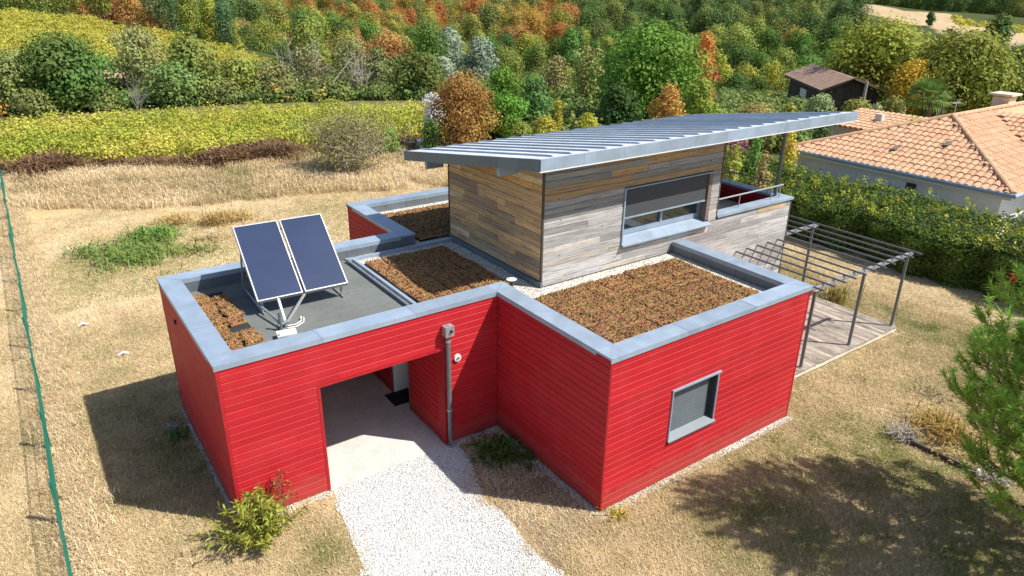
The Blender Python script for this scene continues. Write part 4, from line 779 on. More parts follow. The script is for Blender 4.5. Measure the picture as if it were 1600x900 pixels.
# nearer trees and shrubs behind the house
for a, kw in [(('tree', 'rusty orange brown round tree behind the left end of the metal roof', 'tree', 722, 111, 122, 38, (0.235, 0.135, 0.04), .07, .8, .0), dict(K=14)),
          (('pine_tree', 'bright green feathery pine right of the rusty brown tree', 'pine tree', 785, 101, 92, 41, (0.095, 0.195, 0.028), .075, 1.3, .0), dict(K=13)),
          (('tree', 'fresh green tree behind the bright green pine', 'tree', 832, 113, 66, 44, (0.085, 0.16, 0.045), .10, 1, .02), {}),
          (('bush', 'dark green bush at the left foot of the rusty brown tree', 'bush', 672, 185, 46, 37, (0.06, 0.11, 0.025), .07, 1, .0), dict(style='low', K=7)),
          (('silver_shrub', 'silvery white leaved shrub left of the rusty brown tree', 'shrub', 676, 143, 50, 42, (0.50, 0.52, 0.52), .07, .8, .0), dict(style='low', K=7)),
          (('conifer', 'small pointed yellow green conifer behind the metal roof', 'conifer', 872, 155, 34, 39, (0.26, 0.24, 0.03), .06, 1.2, .0), dict(style='cone', K=9)),
          (('bush', 'yellow green bush below the small pointed conifer', 'bush', 853, 180, 60, 37, (0.29, 0.27, 0.04), .06, 1, .0), dict(style='low', K=7)),
          (('bush', 'round yellow green bush right of the small pointed conifer', 'bush', 921, 176, 52, 37, (0.28, 0.28, 0.035), .06, 1, .0), dict(style='low', K=7)),
          (('bush', 'olive bush peeping over the metal roof right of the pine', 'bush', 815, 190, 50, 36, (0.17, 0.20, 0.04), .06, 1, .0), dict(style='low', K=7)),
          (('tree', 'brownish olive tree behind the yellow green bushes', 'tree', 868, 85, 58, 56, (0.20, 0.18, 0.07), .11, .9, .05), {}),
          (('tree', 'slim upright olive tree with pinkish trunks behind the metal roof', 'tree', 920, 70, 58, 52, (0.19, 0.195, 0.06), .10, .8, .2), dict(style='column')),
          (('tree', 'tall dark green broad tree towering over the middle of the metal roof', 'tree', 1028, 33, 180, 45, (0.095, 0.17, 0.025), .12, 1.0, .0), dict(K=20, gap=.75)),
          (('tree', 'dark evergreen at the left foot of the tall broad tree', 'tree', 972, 128, 80, 40, (0.04, 0.075, 0.02), .10, 1.2, .0), dict(K=10)),
          (('tree', 'flame orange tree right of the tall dark green tree', 'tree', 1106, 49, 58, 48, (0.36, 0.14, 0.04), .11, 1.1, .1), dict(style='column')),
          (('tree', 'soft olive green tree in front of the flame orange one', 'tree', 1096, 119, 74, 41, (0.17, 0.215, 0.035), .09, 1.2, .0), {}),
          (('bush', 'orange brown bush in front of the tall dark green tree', 'bush', 1048, 128, 74, 37, (0.34, 0.19, 0.05), .08, 1, .0), dict(K=9)),
          (('bush', 'olive brown scrub right of the orange bush above the roof', 'bush', 1180, 160, 90, 42, (0.22, 0.18, 0.06), .09, .6, .0), dict(style='low', K=7)),
          (('oak_tree', 'great olive green oak left of its neighbour behind the barn', 'oak tree', 1392, 29, 170, 66, (0.19, 0.195, 0.028), .15, 1.2, .05), dict(K=16)),
          (('oak_tree', 'great dark olive oak behind the palm and tiled roof', 'oak tree', 1520, 48, 150, 60, (0.165, 0.18, 0.03), .15, 1.2, .05), dict(K=16)),
          (('tree', 'dark green tree behind the left flank of the great oak', 'tree', 1330, 88, 95, 70, (0.10, 0.12, 0.03), .14, 1, .05), {}),
          (('tree', 'golden yellow little tree between the two great oaks', 'tree', 1432, 92, 62, 57, (0.42, 0.30, 0.03), .10, .8, .2), dict(K=8)),
          (('tree', 'dark tree between the two great oaks above the palm', 'tree', 1462, 85, 60, 63, (0.08, 0.10, 0.025), .13, 1, .05), {}),
          (('tree', 'dark green tree above the chimney at the right edge', 'tree', 1598, 112, 70, 62, (0.06, 0.085, 0.022), .13, 1, .0), {}),
          (('tree', 'lone dark green tree standing above the far golden vines', 'tree', 1568, 18, 46, 150, (0.07, 0.11, 0.025), .3, 1, .0), {}),
          (('bush', 'round dark bush at the top edge of the tan field', 'bush', 1457, 17, 12, 205, (0.10, 0.13, 0.05), .3, 1, .0), dict(K=5)),
          (('bush', 'dark round bush below the tan field behind the oaks', 'bush', 1490, 42, 30, 150, (0.07, 0.11, 0.03), .3, 1, .0), dict(K=5)),
          (('bush', 'grey green rounded bush in front of the barn wall', 'bush', 1285, 145, 62, 46, (0.19, 0.22, 0.10), .08, 1, .0), dict(style='low', K=8)),
          (('bush', 'yellow green bush in front of the barn gable', 'bush', 1345, 152, 64, 46, (0.21, 0.22, 0.05), .08, 1, .0), dict(style='low', K=8)),
          (('bush', 'olive brown bush between barn and palm', 'bush', 1400, 148, 52, 46, (0.18, 0.17, 0.045), .08, 1, .0), dict(style='low', K=8)),
          (('bush', 'silvery olive bush right of the metal roof tip', 'bush', 1372, 160, 44, 42, (0.22, 0.23, 0.11), .08, .9, .0), dict(style='low', K=7)),
          (('bush', 'yellow green bush at the left foot of the barn', 'bush', 1236, 160, 40, 44, (0.23, 0.23, 0.05), .08, 1, .0), dict(style='low', K=7)),
          (('bush', 'light green bush between the palm and the tiled roof', 'bush', 1430, 181, 56, 33, (0.18, 0.22, 0.04), .06, 1, .0), dict(style='low', K=7)),
          (('shrub', 'green leafy shrub under the metal roof tip', 'shrub', 1185, 212, 40, 29, (0.10, 0.19, 0.04), .06, 1, .0), dict(style='low', K=7)),
          (('shrub', 'golden yellow shrub beside the roof pole', 'shrub', 1238, 205, 44, 30, (0.38, 0.30, 0.04), .06, 1, .0), dict(style='low', K=7)),
          (('shrub', 'dark shrub at the corner of the tiled house', 'shrub', 1290, 190, 56, 34, (0.05, 0.08, 0.025), .07, 1, .0), dict(style='low', K=7)),
          (('shrub', 'yellow green shrub with pink flowers behind the terrace', 'shrub', 1150, 222, 46, 28, (0.24, 0.25, 0.05), .055, 1, .0), dict(style='low', K=7)),
          (('shrub', 'brownish shrub behind the hedge near the roof pole', 'shrub', 1196, 236, 46, 26, (0.22, 0.16, 0.06), .055, .8, .0), dict(style='low', K=7)),
          (('bush', 'small fresh green bush right of the bare shrub on the dry meadow', 'bush', 607, 198, 44, 37, (0.12, 0.23, 0.035), .06, .8, .0), dict(style='low', K=7))]:
    tree(*a, **kw)
for k, (px, py) in enumerate([(1146, 219), (1162, 224)]):
    p = at_dist(px, py, 27.6); setp(link('pink_flowers', leaves_mesh('pink_flowers', p+RNG.normal(0, .14, (70, 3)), ln(RNG.normal(size=(70, 3))), .05, .6, RNG.random(70), M['leaf']), None, None, (0.42, 0.10, 0.26)), 'head of pink flowers behind the terrace, the %s of two' % ('left' if k == 0 else 'right'), 'flowers', 'pink flower heads')
for a in [('willow_tree', 'silvery grey green willow, the left and taller of the pair', 'willow tree', 697, 44, 78, 78, (0.185, 0.225, 0.165), .15, 1, .0), ('willow_tree', 'silvery grey green willow, the right and rounder of the pair', 'willow tree', 748, 56, 62, 76, (0.17, 0.21, 0.15), .15, 1, .0), ('willow_tree', 'low silvery willow below the taller willow of the pair', 'willow tree', 690, 88, 50, 70, (0.21, 0.24, 0.16), .14, 1, .0)]: tree(*a, group='silvery willows above the vineyard')
# palm
pb = gp(1450, 180, 39); t = thing('palm_tree', 'fan palm between the barn and the tiled roof', 'palm tree', pb); pt = at_dist(1450, 148, 39); mk('trunk', MB().tube([(pb[0], pb[1], pb[2]-.1), (pb[0], pb[1], pt[2]-.3)], [.16, .13], 8), M['bark'], t)
for k in range(30):
    a = k*2.4; el = 1.25-1.75*(k/30); L = .75; d = np.array((math.cos(a)*math.cos(el), math.sin(a)*math.cos(el), math.sin(el))); c = pt+d*L*.75-(0, 0, .18); mb = MB().tube([pt-(0, 0, .22), c], [.02, .012], 4, False)
    s = np.cross(d, (0, 0, 1)); s /= np.linalg.norm(s)+1e-6; u_ = np.cross(s, d)
    for j in range(13):
        b_ = (j-6)/6*1.45; dd = d*math.cos(b_)+s*math.sin(b_); e = c+dd*.62+(0, 0, -.16*(1 if el < .6 else .3)); w_ = np.cross(dd, u_)*.035; m_ = c+dd*.34; mb.add([c, m_+w_, e, m_-w_], [(0, 1, 2, 3)], float(RNG.random()))
    link('frond', mb.mesh('frond', M['leaf']), t, None, (0.15, 0.235, 0.055))

# ------------------------------------------------------------------ hillside wood
def wood_proto(seed, w, h, n, style):
    r = np.random.default_rng(seed); bl = []
    for k in range(9):
        f = (k+.5)/9; env = {'r': math.sin(math.pi*min(.95, .22+.7*f))**.6, 'c': 1.05-.8*f, 'u': .8}[style]; a = k*2.4+r.normal()*.4; rb = w*.24*r.uniform(.8, 1.25); rr = max(0, w*.5*env-rb*.8)*r.uniform(.6, 1)
        bl.append(((math.cos(a)*rr, math.sin(a)*rr, h*(.18+.68*f)), (rb, rb, rb*.85)))
    bl.append(((0, 0, h-w*.18), (w*.2, w*.2, w*.18))); p, nn, tt = crown_pts(bl, n, r, .5); size = .16*r.uniform(.6, 1.25, n)[:, None]
    a = ln(np.cross(nn, r.normal(size=(n, 3)))); b = np.cross(nn, a); q = np.stack([p-a*size, p-b*size*.65, p+a*size, p+b*size*.65], 1).reshape(-1, 3); tk = []
    for k in range(5):
        a0, a1 = 2*math.pi*k/5, 2*math.pi*(k+1)/5; tk += [(.2*math.cos(a0), .2*math.sin(a0), -.5), (.2*math.cos(a1), .2*math.sin(a1), -.5), (.06*math.cos(a1), .06*math.sin(a1), h*.7), (.06*math.cos(a0), .06*math.sin(a0), h*.7)]
    return np.vstack([q, np.array(tk)]), np.r_[tt, np.full(5, .5)], n
WOOD = []
for k, (w, h, st) in enumerate([(7, 7, 'r'), (6.4, 7.6, 'r'), (7.6, 6.6, 'r'), (6, 8, 'u'), (6.6, 7.2, 'r'), (5.2, 8.2, 'c'), (5.6, 7.8, 'u')]):
    co, tt, n = wood_proto(100+k, w, h, 3400, st); me = fast_mesh('wood_tree', co, n+5, 4, tt, M['leaf']); me.materials.append(M['bark']); mi = np.zeros(n+5, np.int32); mi[n:] = 1; me.polygons.foreach_set('material_index', mi); WOOD.append((me, w, h, co, tt, n))
def proj(p):
    d = np.asarray(p, float)-CAM; z = d@FV; return 800+FPX*(d@RV)/z, 450-FPX*(d@UV)/z
PAL = {'dark green': (0.085, 0.155, 0.035), 'mid green': (0.135, 0.24, 0.045), 'olive green': (0.27, 0.30, 0.06), 'yellow green': (0.40, 0.40, 0.06), 'golden yellow': (0.44, 0.345, 0.075), 'orange': (0.46, 0.245, 0.085), 'rust red': (0.40, 0.165, 0.075), 'brown': (0.32, 0.21, 0.08), 'blue green': (0.13, 0.225, 0.095)}
def wood_colour(px, py, r):
    def pick(d): k = list(d); w = np.array([d[i] for i in k], float); return k[r.choice(len(k), p=w/w.sum())]
    if px < 130: return pick({'dark green': 3, 'mid green': 3, 'olive green': 3})
    if px < 260: return pick({'orange': 4, 'brown': 3, 'olive green': 3, 'rust red': 1.5, 'yellow green': 2})
    if px < 430: return pick({'dark green': 3, 'mid green': 4, 'olive green': 3, 'yellow green': 2, 'brown': 1.5, 'blue green': 2})
    if 440 < px < 690 and py < 86: return pick({'orange': 3.4, 'golden yellow': 2.4, 'rust red': 1.2, 'mid green': 5, 'dark green': 2, 'olive green': 2, 'yellow green': 2})
    if px < 900 and py < 40: return pick({'orange': 3.6, 'golden yellow': 3.4, 'olive green': 4, 'yellow green': 4, 'rust red': 1.2, 'dark green': 1.6, 'mid green': 2})
    if px < 720: return pick({'orange': 3.0, 'golden yellow': 2, 'rust red': 1.6, 'mid green': 4, 'dark green': 2, 'olive green': 3})
    if px < 860: return pick({'mid green': 4, 'olive green': 3, 'orange': 1.4, 'yellow green': 2, 'dark green': 2})
    if px < 1360: return pick({'mid green': 6, 'dark green': 3, 'olive green': 4, 'yellow green': 1.6, 'blue green': 1.5, 'golden yellow': .4})
    return pick({'mid green': 4, 'dark green': 4, 'olive green': 3, 'blue green': 3, 'yellow green': 1})
def where(px):
    for lim, s in ((120, 'above the left golden vines'), (260, 'above the middle golden vines'), (390, 'above the right golden vines'), (470, 'above the golden slope tip'), (540, 'above the bare trees'), (610, 'above the white trunk'), (680, 'left of the silvery willows'), (760, 'behind the silvery willows'), (830, 'above the bright green pine'), (900, 'above the pointed conifer'), (970, 'left of the towering tree'), (1050, 'behind the towering tree'), (1130, 'behind the flame orange tree'), (1200, 'right of the orange tree'), (1270, 'left of the barn'), (1350, 'above the barn'), (1450, 'behind the left oak')):
        if px < lim: return s
    return 'behind the right oak'
rw = np.random.default_rng(5); cand = []; cell = {}
for _ in range(90000):
    d = math.sqrt(rw.uniform(74**2, 300**2)); px = rw.uniform(-60, 1680); v = pix_ray(px, 60); v = v[:2]/np.hypot(v[0], v[1]); x, y = CAM[:2]+v*d
    sp = 4.0 if d < 120 else 4.6 if d < 160 else 5.4
    key = (int(x//6), int(y//6)); ok = all((x-a)**2+(y-b)**2 > sp*sp for i in (-1, 0, 1) for j in (-1, 0, 1) for a, b in cell.get((key[0]+i, key[1]+j), ()))
    if not ok: continue
    if px > 690 and d < 86: continue
    if px < 470 and d < 104+(470-px)*.07: continue
    pt_ = np.array([[x, y]])
    if any(inside(P, pt_)[0] for P in (HILL_VINE, TAN_FIELD, FAR_VINE, TOP_VINE)): continue
    s = rw.uniform(.8, 1.2)*(.80 if d < 110 else .9 if d < 150 else 1.0); z = gz1(x, y); qx, qy = proj((x, y, z+7*s))
    if px > 1322 and d < 268 and qy < 64-(1600-px)*.0 and qy < (12+ (px-1322)*.28): continue
    if px > 1340 and 6 < qy < 62 and d < 262: continue
    if 440 < px < 575 and qy < 16 and d < 262: continue
    cell.setdefault(key, []).append((x, y)); cand.append((d, x, y, z, s, px, qy))
cand.sort()
def occl(c): return c[6] > 215
things = [c for c in cand if c[6] < 170][:292]; rest = [c for c in cand if c[0] > things[-1][0]]
wl_named = []
for d, x, y, z, s, px, qy in things:
    pk = int(rw.integers(len(WOOD))); me, w, h, *_ = WOOD[pk]; cn = wood_colour(px, qy, rw) if d > 90 or rw.random() < .3 else str(rw.choice(['mid green', 'olive green', 'dark green'])); c = tuple(np.array(PAL[cn])*rw.uniform(.85, 1.2))
    o = link('wood_tree', me, None, (x, y, z), c); o.scale = (s*rw.uniform(.9, 1.12), s*rw.uniform(.9, 1.12), s*rw.uniform(.88, 1.15)); o.rotation_euler = (0, 0, rw.uniform(0, 6.28))
    shp = ('round', 'tall', 'broad', 'upright', 'domed', 'pointed', 'slim')[pk]; sz_ = 'small ' if s < .78 else 'large ' if s > 1.0 else ''
    row = 'at the foot of' if d < 92 else 'low on' if d < 112 else 'halfway up' if d < 135 else 'high on' if d < 165 else 'along the top of'
    wl_named.append((px, o, f'{sz_}{shp} {cn} tree {row} the slope {where(px)}'))
wl_by = {}
for px, o, lb in sorted(wl_named, key=lambda t: t[0]): wl_by.setdefault(lb, []).append(o)
for lb, os_ in wl_by.items():
    for i, o in enumerate(os_):
        pre = '' if len(os_) == 1 else (('left ', 'right ') if len(os_) == 2 else ('leftmost ', 'middle ', 'rightmost ') if len(os_) == 3 else ('leftmost ', 'inner left ', 'inner right ', 'rightmost ', 'outermost '))[min(i, 4)]
        if len((pre+lb).split()) > 16: lb = lb.replace('small ', '').replace('large ', '')
        setp(o, pre+lb, 'tree', 'trees of the hillside wood')
M['woodstuff'] = mat_leaf('far_wood_leaves', .3, .55, True, [(0, (0.09, 0.15, 0.045)), (.3, (0.135, 0.21, 0.055)), (.55, (0.20, 0.235, 0.065)), (.75, (0.29, 0.30, 0.065)), (.88, (0.44, 0.30, 0.065)), (1, (0.46, 0.20, 0.06))])
pr_ = []
for me, w, h, co, tt, n in WOOD: pr_.append(fast_mesh('far_wood_tree', co, n+5, 4, tt, M['woodstuff']))
P_ = [(x, y, z) for d, x, y, z, s, px, qy in rest]; T_ = []
for d, x, y, z, s, px, qy in rest: T_.append(rw.normal(.78, .2) if 120 < px < 260 or (430 < px < 900) else rw.normal(.35, .2))
for _ in range(2600):
    d = rw.uniform(300, 640); px = rw.uniform(-150, 1780); v = pix_ray(px, 60); v = v[:2]/np.hypot(v[0], v[1]); x, y = CAM[:2]+v*d; P_.append((x, y, gz1(x, y))); T_.append(rw.normal(.42, .22))
scatter('far_wood', np.array(P_), pr_, scl=(.85, 1.3), tint=np.array(T_), rng=rw, label='distant mixed autumn wood covering the top of the hillside')

q = []
for _ in range(6500):
    if rw.random() < .6: d = rw.uniform(41, 92); px = rw.uniform(690, 1290)
    else: d = rw.uniform(58, 80); px = rw.uniform(-40, 760)
    if px > 1000 and d < 40: continue
    v = pix_ray(px, 100); v = v[:2]/np.hypot(v[0], v[1]); q.append(CAM[:2]+v*d)
q = np.array(q); q = q[~inside(VINEYARD, q) & ~inside(HILL_VINE, q)]; b = at_dist(160, 128, 73); q = q[np.hypot(q[:, 0]-b[0], q[:, 1]-b[1]) > 4.5]
scatter('undergrowth', np.c_[q, gz(q[:, 0], q[:, 1])-.1], [clump(80+k, 60, (.8, .8, .6), .12, M['woodstuff']) for k in range(4)], scl=(.6, 1.25), tint=rw.normal(.38, .2, len(q)), rng=rw, label='tangled green and brown undergrowth below the trees behind the house')

# ------------------------------------------------------------------ green mesh fence
fn = thing('fence', 'green wire mesh fence running along the left side of the lawn', 'fence', (-7.5, 14, 0)); FXX = -7.5; fh = 0.80
y = -5.0; k = 0
while y < 34.4:
    L = 2.46; x = FXX+.02*math.sin(y*.9); x2 = FXX+.02*math.sin((y+L)*.9)
    mk('post', MB().box((x-.022, y-.03, -.2), (x+.022, y+.03, fh+.05)), M['green'], fn); mb = MB(); n = int(L/.05)
    for i in range(n):
        yy = y+.04+i*.05; xx = x+(x2-x)*(yy-y)/L; mb.add([(xx-.0028, yy, .02), (xx+.0028, yy+.002, .02), (xx, yy-.004, .02), (xx-.0028, yy, fh), (xx+.0028, yy+.002, fh), (xx, yy-.004, fh)], [(0, 1, 4, 3), (1, 2, 5, 4), (2, 0, 3, 5)])
    for zz in (.03, .25, .5, .75, fh-.01): mb.tube([(x, y, zz), ((x+x2)/2+.004, y+L/2, zz+random.gauss(0, .006)), (x2, y+L, zz)], .0045 if zz < .9 else .012, 4, False)
    mk('mesh_panel', mb, M['green'], fn); y += L

# ------------------------------------------------------------------ hedge
hd = thing('hedge', 'thick clipped green hedge between the lawn and the tiled house', 'hedge', (16.6, 4, 0)); rh = np.random.default_rng(3)
n = 120000; yy = rh.uniform(-7.5, 17.5, n); face = rh.random(n); top = 1.24+.22*(vnoise(yy, yy*0, .8, 31)-.5)+.03*(yy > 8)*(yy-8)
xf = 15.55+.12*np.sin(yy*1.7)+.25*(vnoise(yy, yy*0+3, 1.1, 32)-.5); P_ = np.zeros((n, 3)); N_ = np.zeros((n, 3))
f = face < .46; P_[f] = np.c_[xf[f]+.28*np.abs(rh.normal(size=f.sum()))-.12*np.sin(yy[f]*5), yy[f], rh.random(f.sum())*top[f]]; N_[f] = np.array((-1, 0, .35))
t_ = ~f; w_ = rh.random(t_.sum()); P_[t_] = np.c_[xf[t_]+.15+w_*2.2, yy[t_], top[t_]+w_*.62+.10*rh.normal(size=t_.sum())]; N_[t_] = np.array((-.2, 0, 1)); b = f & (P_[:, 2] > top*.96); P_[:, 0] += .06*np.sin(P_[:, 2]*9+yy*3)
link('foliage', leaves_mesh('foliage', P_, ln(N_+rh.normal(size=(n, 3))*.4), .05*rh.uniform(.6, 1.3, n), .55, rh.random(n), M['leaf'], rh), hd, None, (0.105, 0.16, 0.03))
n = 15000; yc = rh.uniform(-7.5, 17.5, 520); hc = rh.uniform(.10, .62, 520)**1.4; wc = rh.random(520); i = rh.integers(0, 520, n); tt_ = rh.random(n); tp = 1.24+.22*(vnoise(yc, yc*0, .8, 31)-.5)
P_ = np.c_[15.8+wc[i]*2.2+rh.normal(0, .09, n)*(1.2-tt_), yc[i]+rh.normal(0, .11, n)*(1.2-tt_), tp[i]+wc[i]*.6+tt_*hc[i]]
link('sunlit_shoots', leaves_mesh('sunlit_shoots', P_, ln(rh.normal(size=(n, 3))+(-.2, 0, .6)), .055*rh.uniform(.6, 1.3, n), .45, rh.random(n), M['leaf'], rh), hd, None, (0.42, 0.44, 0.06))  # yellow green top sprigs; sunlit brightness of the hedge top put into their colour
mb = MB(); 
for yy_ in np.arange(-7, 17.5, .55): mb.tube([(16.1+rh.normal(0, .2), yy_, -.1), (16.2+rh.normal(0, .3), yy_+rh.normal(0, .2), 1.2)], [.03, .012], 5, False)
mk('stems', mb, M['bark'], hd); mk('inner_mass', MB().box((16.15, -7.4, 0), (17.6, 17.4, 1.0)), plain('hedge_core', (0.03, 0.035, 0.015), .95), hd)
gq = np.c_[rh.uniform(14.9, 15.8, 500), rh.uniform(-4, 9, 500)]
p = gp(1588, 440, 19.5); setp(link('red_shoots', leaves_mesh('red_shoots', np.array((15.3, -.10, .92))+rh.normal(0, 1, (60, 3))*(.05, .08, .12), ln(rh.normal(size=(60, 3))), .045, .5, rh.random(60), M['leaf']), None, None, (0.5, 0.10, 0.03)), 'orange red leafy shoots against the hedge behind the pine', 'shrub')

# ------------------------------------------------------------------ tiled neighbour house
nb = thing('tiled_house', 'low pale rendered house under a terracotta tiled hip roof behind the hedge', 'house', (24, 4, 0)); EX, EY0, EY1, EZ, SL = 19.0, 1.77, 10.16, 2.28, 0.3575; YM = (EY0+EY1)/2; HW = YM-EY0; XI = 22.3
mk('wall', MB().box((EX+.5, EY0+.45, 0), (40, EY1-.45, EZ-.02)), M['render'], nb); mk('wall', MB().box((XI+.5, -9, 0), (31, EY0+.449, EZ-.02)), M['render'], nb)
vt = mk('window', MB().box((EX+.47, 5.0, 1.55), (EX+.498, 5.35, 1.85)), M['anth'], nb)
zr = lambda h: EZ+SL*h
roof = mk('roof', MB().add([(EX, EY0, EZ), (EX, EY1, EZ), (EX+HW, YM, zr(HW)), (40, YM, zr(HW)), (40, EY1, EZ), (40, EY0, EZ)], [(0, 2, 1), (0, 5, 3, 2), (1, 2, 3, 4)]).add([(XI, EY0, EZ-.002), (XI, -9, EZ-.002), (XI+HW, -9, zr(HW)-.002), (XI+HW, YM, zr(HW)-.002), (XI+2*HW, -9, EZ-.002), (XI+2*HW, EY0, EZ-.002)], [(0, 3, 2, 1), (3, 5, 4, 2)]), M['tile'], nb)
def tile_mesh(L=.40, W_=.235, H_=.055):
    mb = MB(); vs = []; n = 6
    for yy_, dz in ((0, .028), (L, 0)):
        for i in range(n+1): a = math.pi*i/n; vs.append((-math.cos(a)*W_*.5*(1 if yy_ == 0 else .9), yy_, dz+math.sin(a)*H_))
    fs = [(i, i+1, n+2+i, n+1+i) for i in range(n)]; mb.add(vs, fs, .0); mb.add([(p[0], p[1], p[2]) for p in vs[:n+1]], [tuple(range(n, -1, -1))], .0); return mb
TM = tile_mesh().mesh('roof_tile', M['tile']); TV = np.array(tile_mesh().v); TF = tile_mesh().f
def tile_xform(o, udir, sdir):     # column direction udir (along the eave), sdir up the slope
    nrm = np.cross(udir, sdir); return np.array([udir, sdir, nrm]).T
c_ = math.cos(math.atan(SL)); s_ = math.sin(math.atan(SL)); cnt = 0; big = MB()
def lay(eave0, udir, sdir, width, test, single, cw=.245, ch=.335):
    global cnt
    R_ = tile_xform(None, udir, sdir); Rm = Matrix(R_.tolist()).to_4x4(); nu = int(width/cw)
    for j in range(int(4.6/ch)):
        for i in range(nu):
            o = eave0+udir*((i+.5)*cw)+sdir*(j*ch-.06)+np.array((0, 0, .012))+RNG.normal(0, .004, 3); cen = o+sdir*.17
            if not test(cen): continue
            if single and cnt < 300:
                t = link('roof_tile', TM, roof); t.matrix_world = Matrix.Translation(o.tolist()) @ Rm; t.matrix_basis = Matrix.Translation(o.tolist()) @ Rm; cnt += 1
            else: big.add((TV @ R_.T)+o, TF, float(RNG.random()))
lay(np.array((EX, EY0, EZ)), np.array((0, 1.0, 0))*-1+0, np.array((c_, 0, s_)), 0, lambda c: False, True)
U = np.array((0, -1.0, 0)); S = np.array((c_, 0, s_))
lay(np.array((EX, EY1, EZ)), U, S, EY1-EY0, lambda c: (c[1]-EY0 > (c[0]-EX)-.05) and (EY1-c[1] > (c[0]-EX)-.05), True)
lay(np.array((EX, EY0, EZ)), np.array((1.0, 0, 0)), np.array((0, c_, s_)), 12, lambda c: (c[0]-EX > (c[1]-EY0)-.05) and (c[0]-XI < (c[1]-EY0)+.05 or c[0] < XI) and c[1] < YM-.05, False)
lay(np.array((XI, EY0+HW, EZ)), U, S, 12, lambda c: (c[1]-EY0 < (c[0]-XI)) and c[0] < XI+HW-.05, False)
setp(mk('roof_tile_field', big, M['tile'], roof), kind='stuff')
rc = MB()
def caps(a, b, n):
    a, b = np.array(a), np.array(b); d = (b-a)/n
    for i in range(n): p = mk('ridge_tile', MB().tube([a+d*i+(0, 0, .02), a+d*(i+1.06)+(0, 0, .04)], [.10, .088], 8), M['tile'], roof)
caps((EX, EY0, EZ+.02), (EX+HW, YM, zr(HW)+.03), 16); caps((EX, EY1, EZ+.02), (EX+HW, YM, zr(HW)+.03), 16); caps((EX+HW, YM, zr(HW)+.02), (EX+HW+9, YM, zr(HW)+.02), 22)
mk('gutter', MB().tube([(EX-.06, EY0-.1, EZ-.02), (EX-.06, EY1+.1, EZ-.02)], .075, 8), M['zinc'], nb); mk('fascia_board', MB().box((EX+.02, EY0+.03, EZ-.2), (EX+.05, EY1-.03, EZ-.03)), M['white'], nb); mk('gutter', MB().tube([(EX-.1, EY0-.06, EZ-.02), (XI, EY0-.06, EZ-.02)], .075, 8), M['zinc'], nb)
mk('soffit', MB().box((EX+.051, EY0+.05, EZ-.06), (EX+.6, EY1-.05, EZ-.03)), M['white'], nb); mk('downpipe', MB().tube([(EX+.46, EY1-.40, EZ-.1), (EX+.46, EY1-.40, 0)], .045, 8), M['render'], nb)
for u, v in ((6.4, 1.0), (5.0, 1.9)): mk('vent_tile', MB().obox((EX+v*c_+.3, u, zr(v)+.16), (.16, 0, .05), (0, .10, 0), (-.01, 0, .05)), M['bark'], roof)
ch_ = at_dist(1568, 160, 37.5); cm = mk('chimney', MB().box((ch_[0]-.35, ch_[1]-.32, 2.8), (ch_[0]+.35, ch_[1]+.32, 4.15)), M['cream'], nb); mk('chimney_cap', MB().box((ch_[0]-.5, ch_[1]-.45, 4.22), (ch_[0]+.5, ch_[1]+.45, 4.30)).box((ch_[0]-.3, ch_[1]-.28, 4.151), (ch_[0]-.2, ch_[1]+.28, 4.219)).box((ch_[0]+.2, ch_[1]-.28, 4.151), (ch_[0]+.3, ch_[1]+.28, 4.219)), M['cream'], cm)
an = np.array((EX+HW+.3, YM+.1, zr(HW))); at_ = mk('aerial', MB().tube([an, an+(0, 0, .62)], .02, 5), M['steel'], nb)
for k in range(5): mk('aerial_rod', MB().tube([an+(-.25+.12*k, -.18, .5), an+(-.25+.12*k, .18, .5)], .008, 4), M['steel'], at_)
mk('aerial_boom', MB().tube([an+(-.3, 0, .5), an+(.3, 0, .5)], .012, 4), M['steel'], at_); mk('stub_pipe', MB().tube([an+(-.35, .3, -.1), an+(-.35, .3, .34)], .05, 8), M['bark'], nb)
# low tiled outbuilding between the two
ob = at_dist(1372, 194, 36); o_ = thing('outbuilding', 'small low tiled outbuilding half hidden behind the metal roof tip', 'outbuilding', (ob[0], ob[1], 0)); zt = ob[2]
mk('wall', MB().box((ob[0]-1.2, ob[1]-1.6, 0), (ob[0]+1.5, ob[1]+1.6, zt-.12)), M['cream'], o_); r_ = mk('roof', MB().add([(ob[0]-1.4, ob[1]-1.8, zt-.12), (ob[0]-1.4, ob[1]+1.8, zt-.12), (ob[0]+1.6, ob[1]+1.8, zt+.3), (ob[0]+1.6, ob[1]-1.8, zt+.3)], [(0, 3, 2, 1)]), M['tile'], o_)
for i in range(14):
    for j in range(8):
        o = np.array((ob[0]-1.45+j*.37, ob[1]+1.7-i*.25, zt-.10+j*.0515)); t = link('roof_tile', TM, r_); t.matrix_basis = Matrix.Translation(o.tolist()) @ Matrix(tile_xform(None, U, ln(np.array((3.0, 0, .42)))).tolist()).to_4x4()
mk('chimney', MB().box((ob[0]-.1, ob[1]-.15, zt-.1), (ob[0]+.2, ob[1]+.15, zt+.45)), M['concrete'], o_)

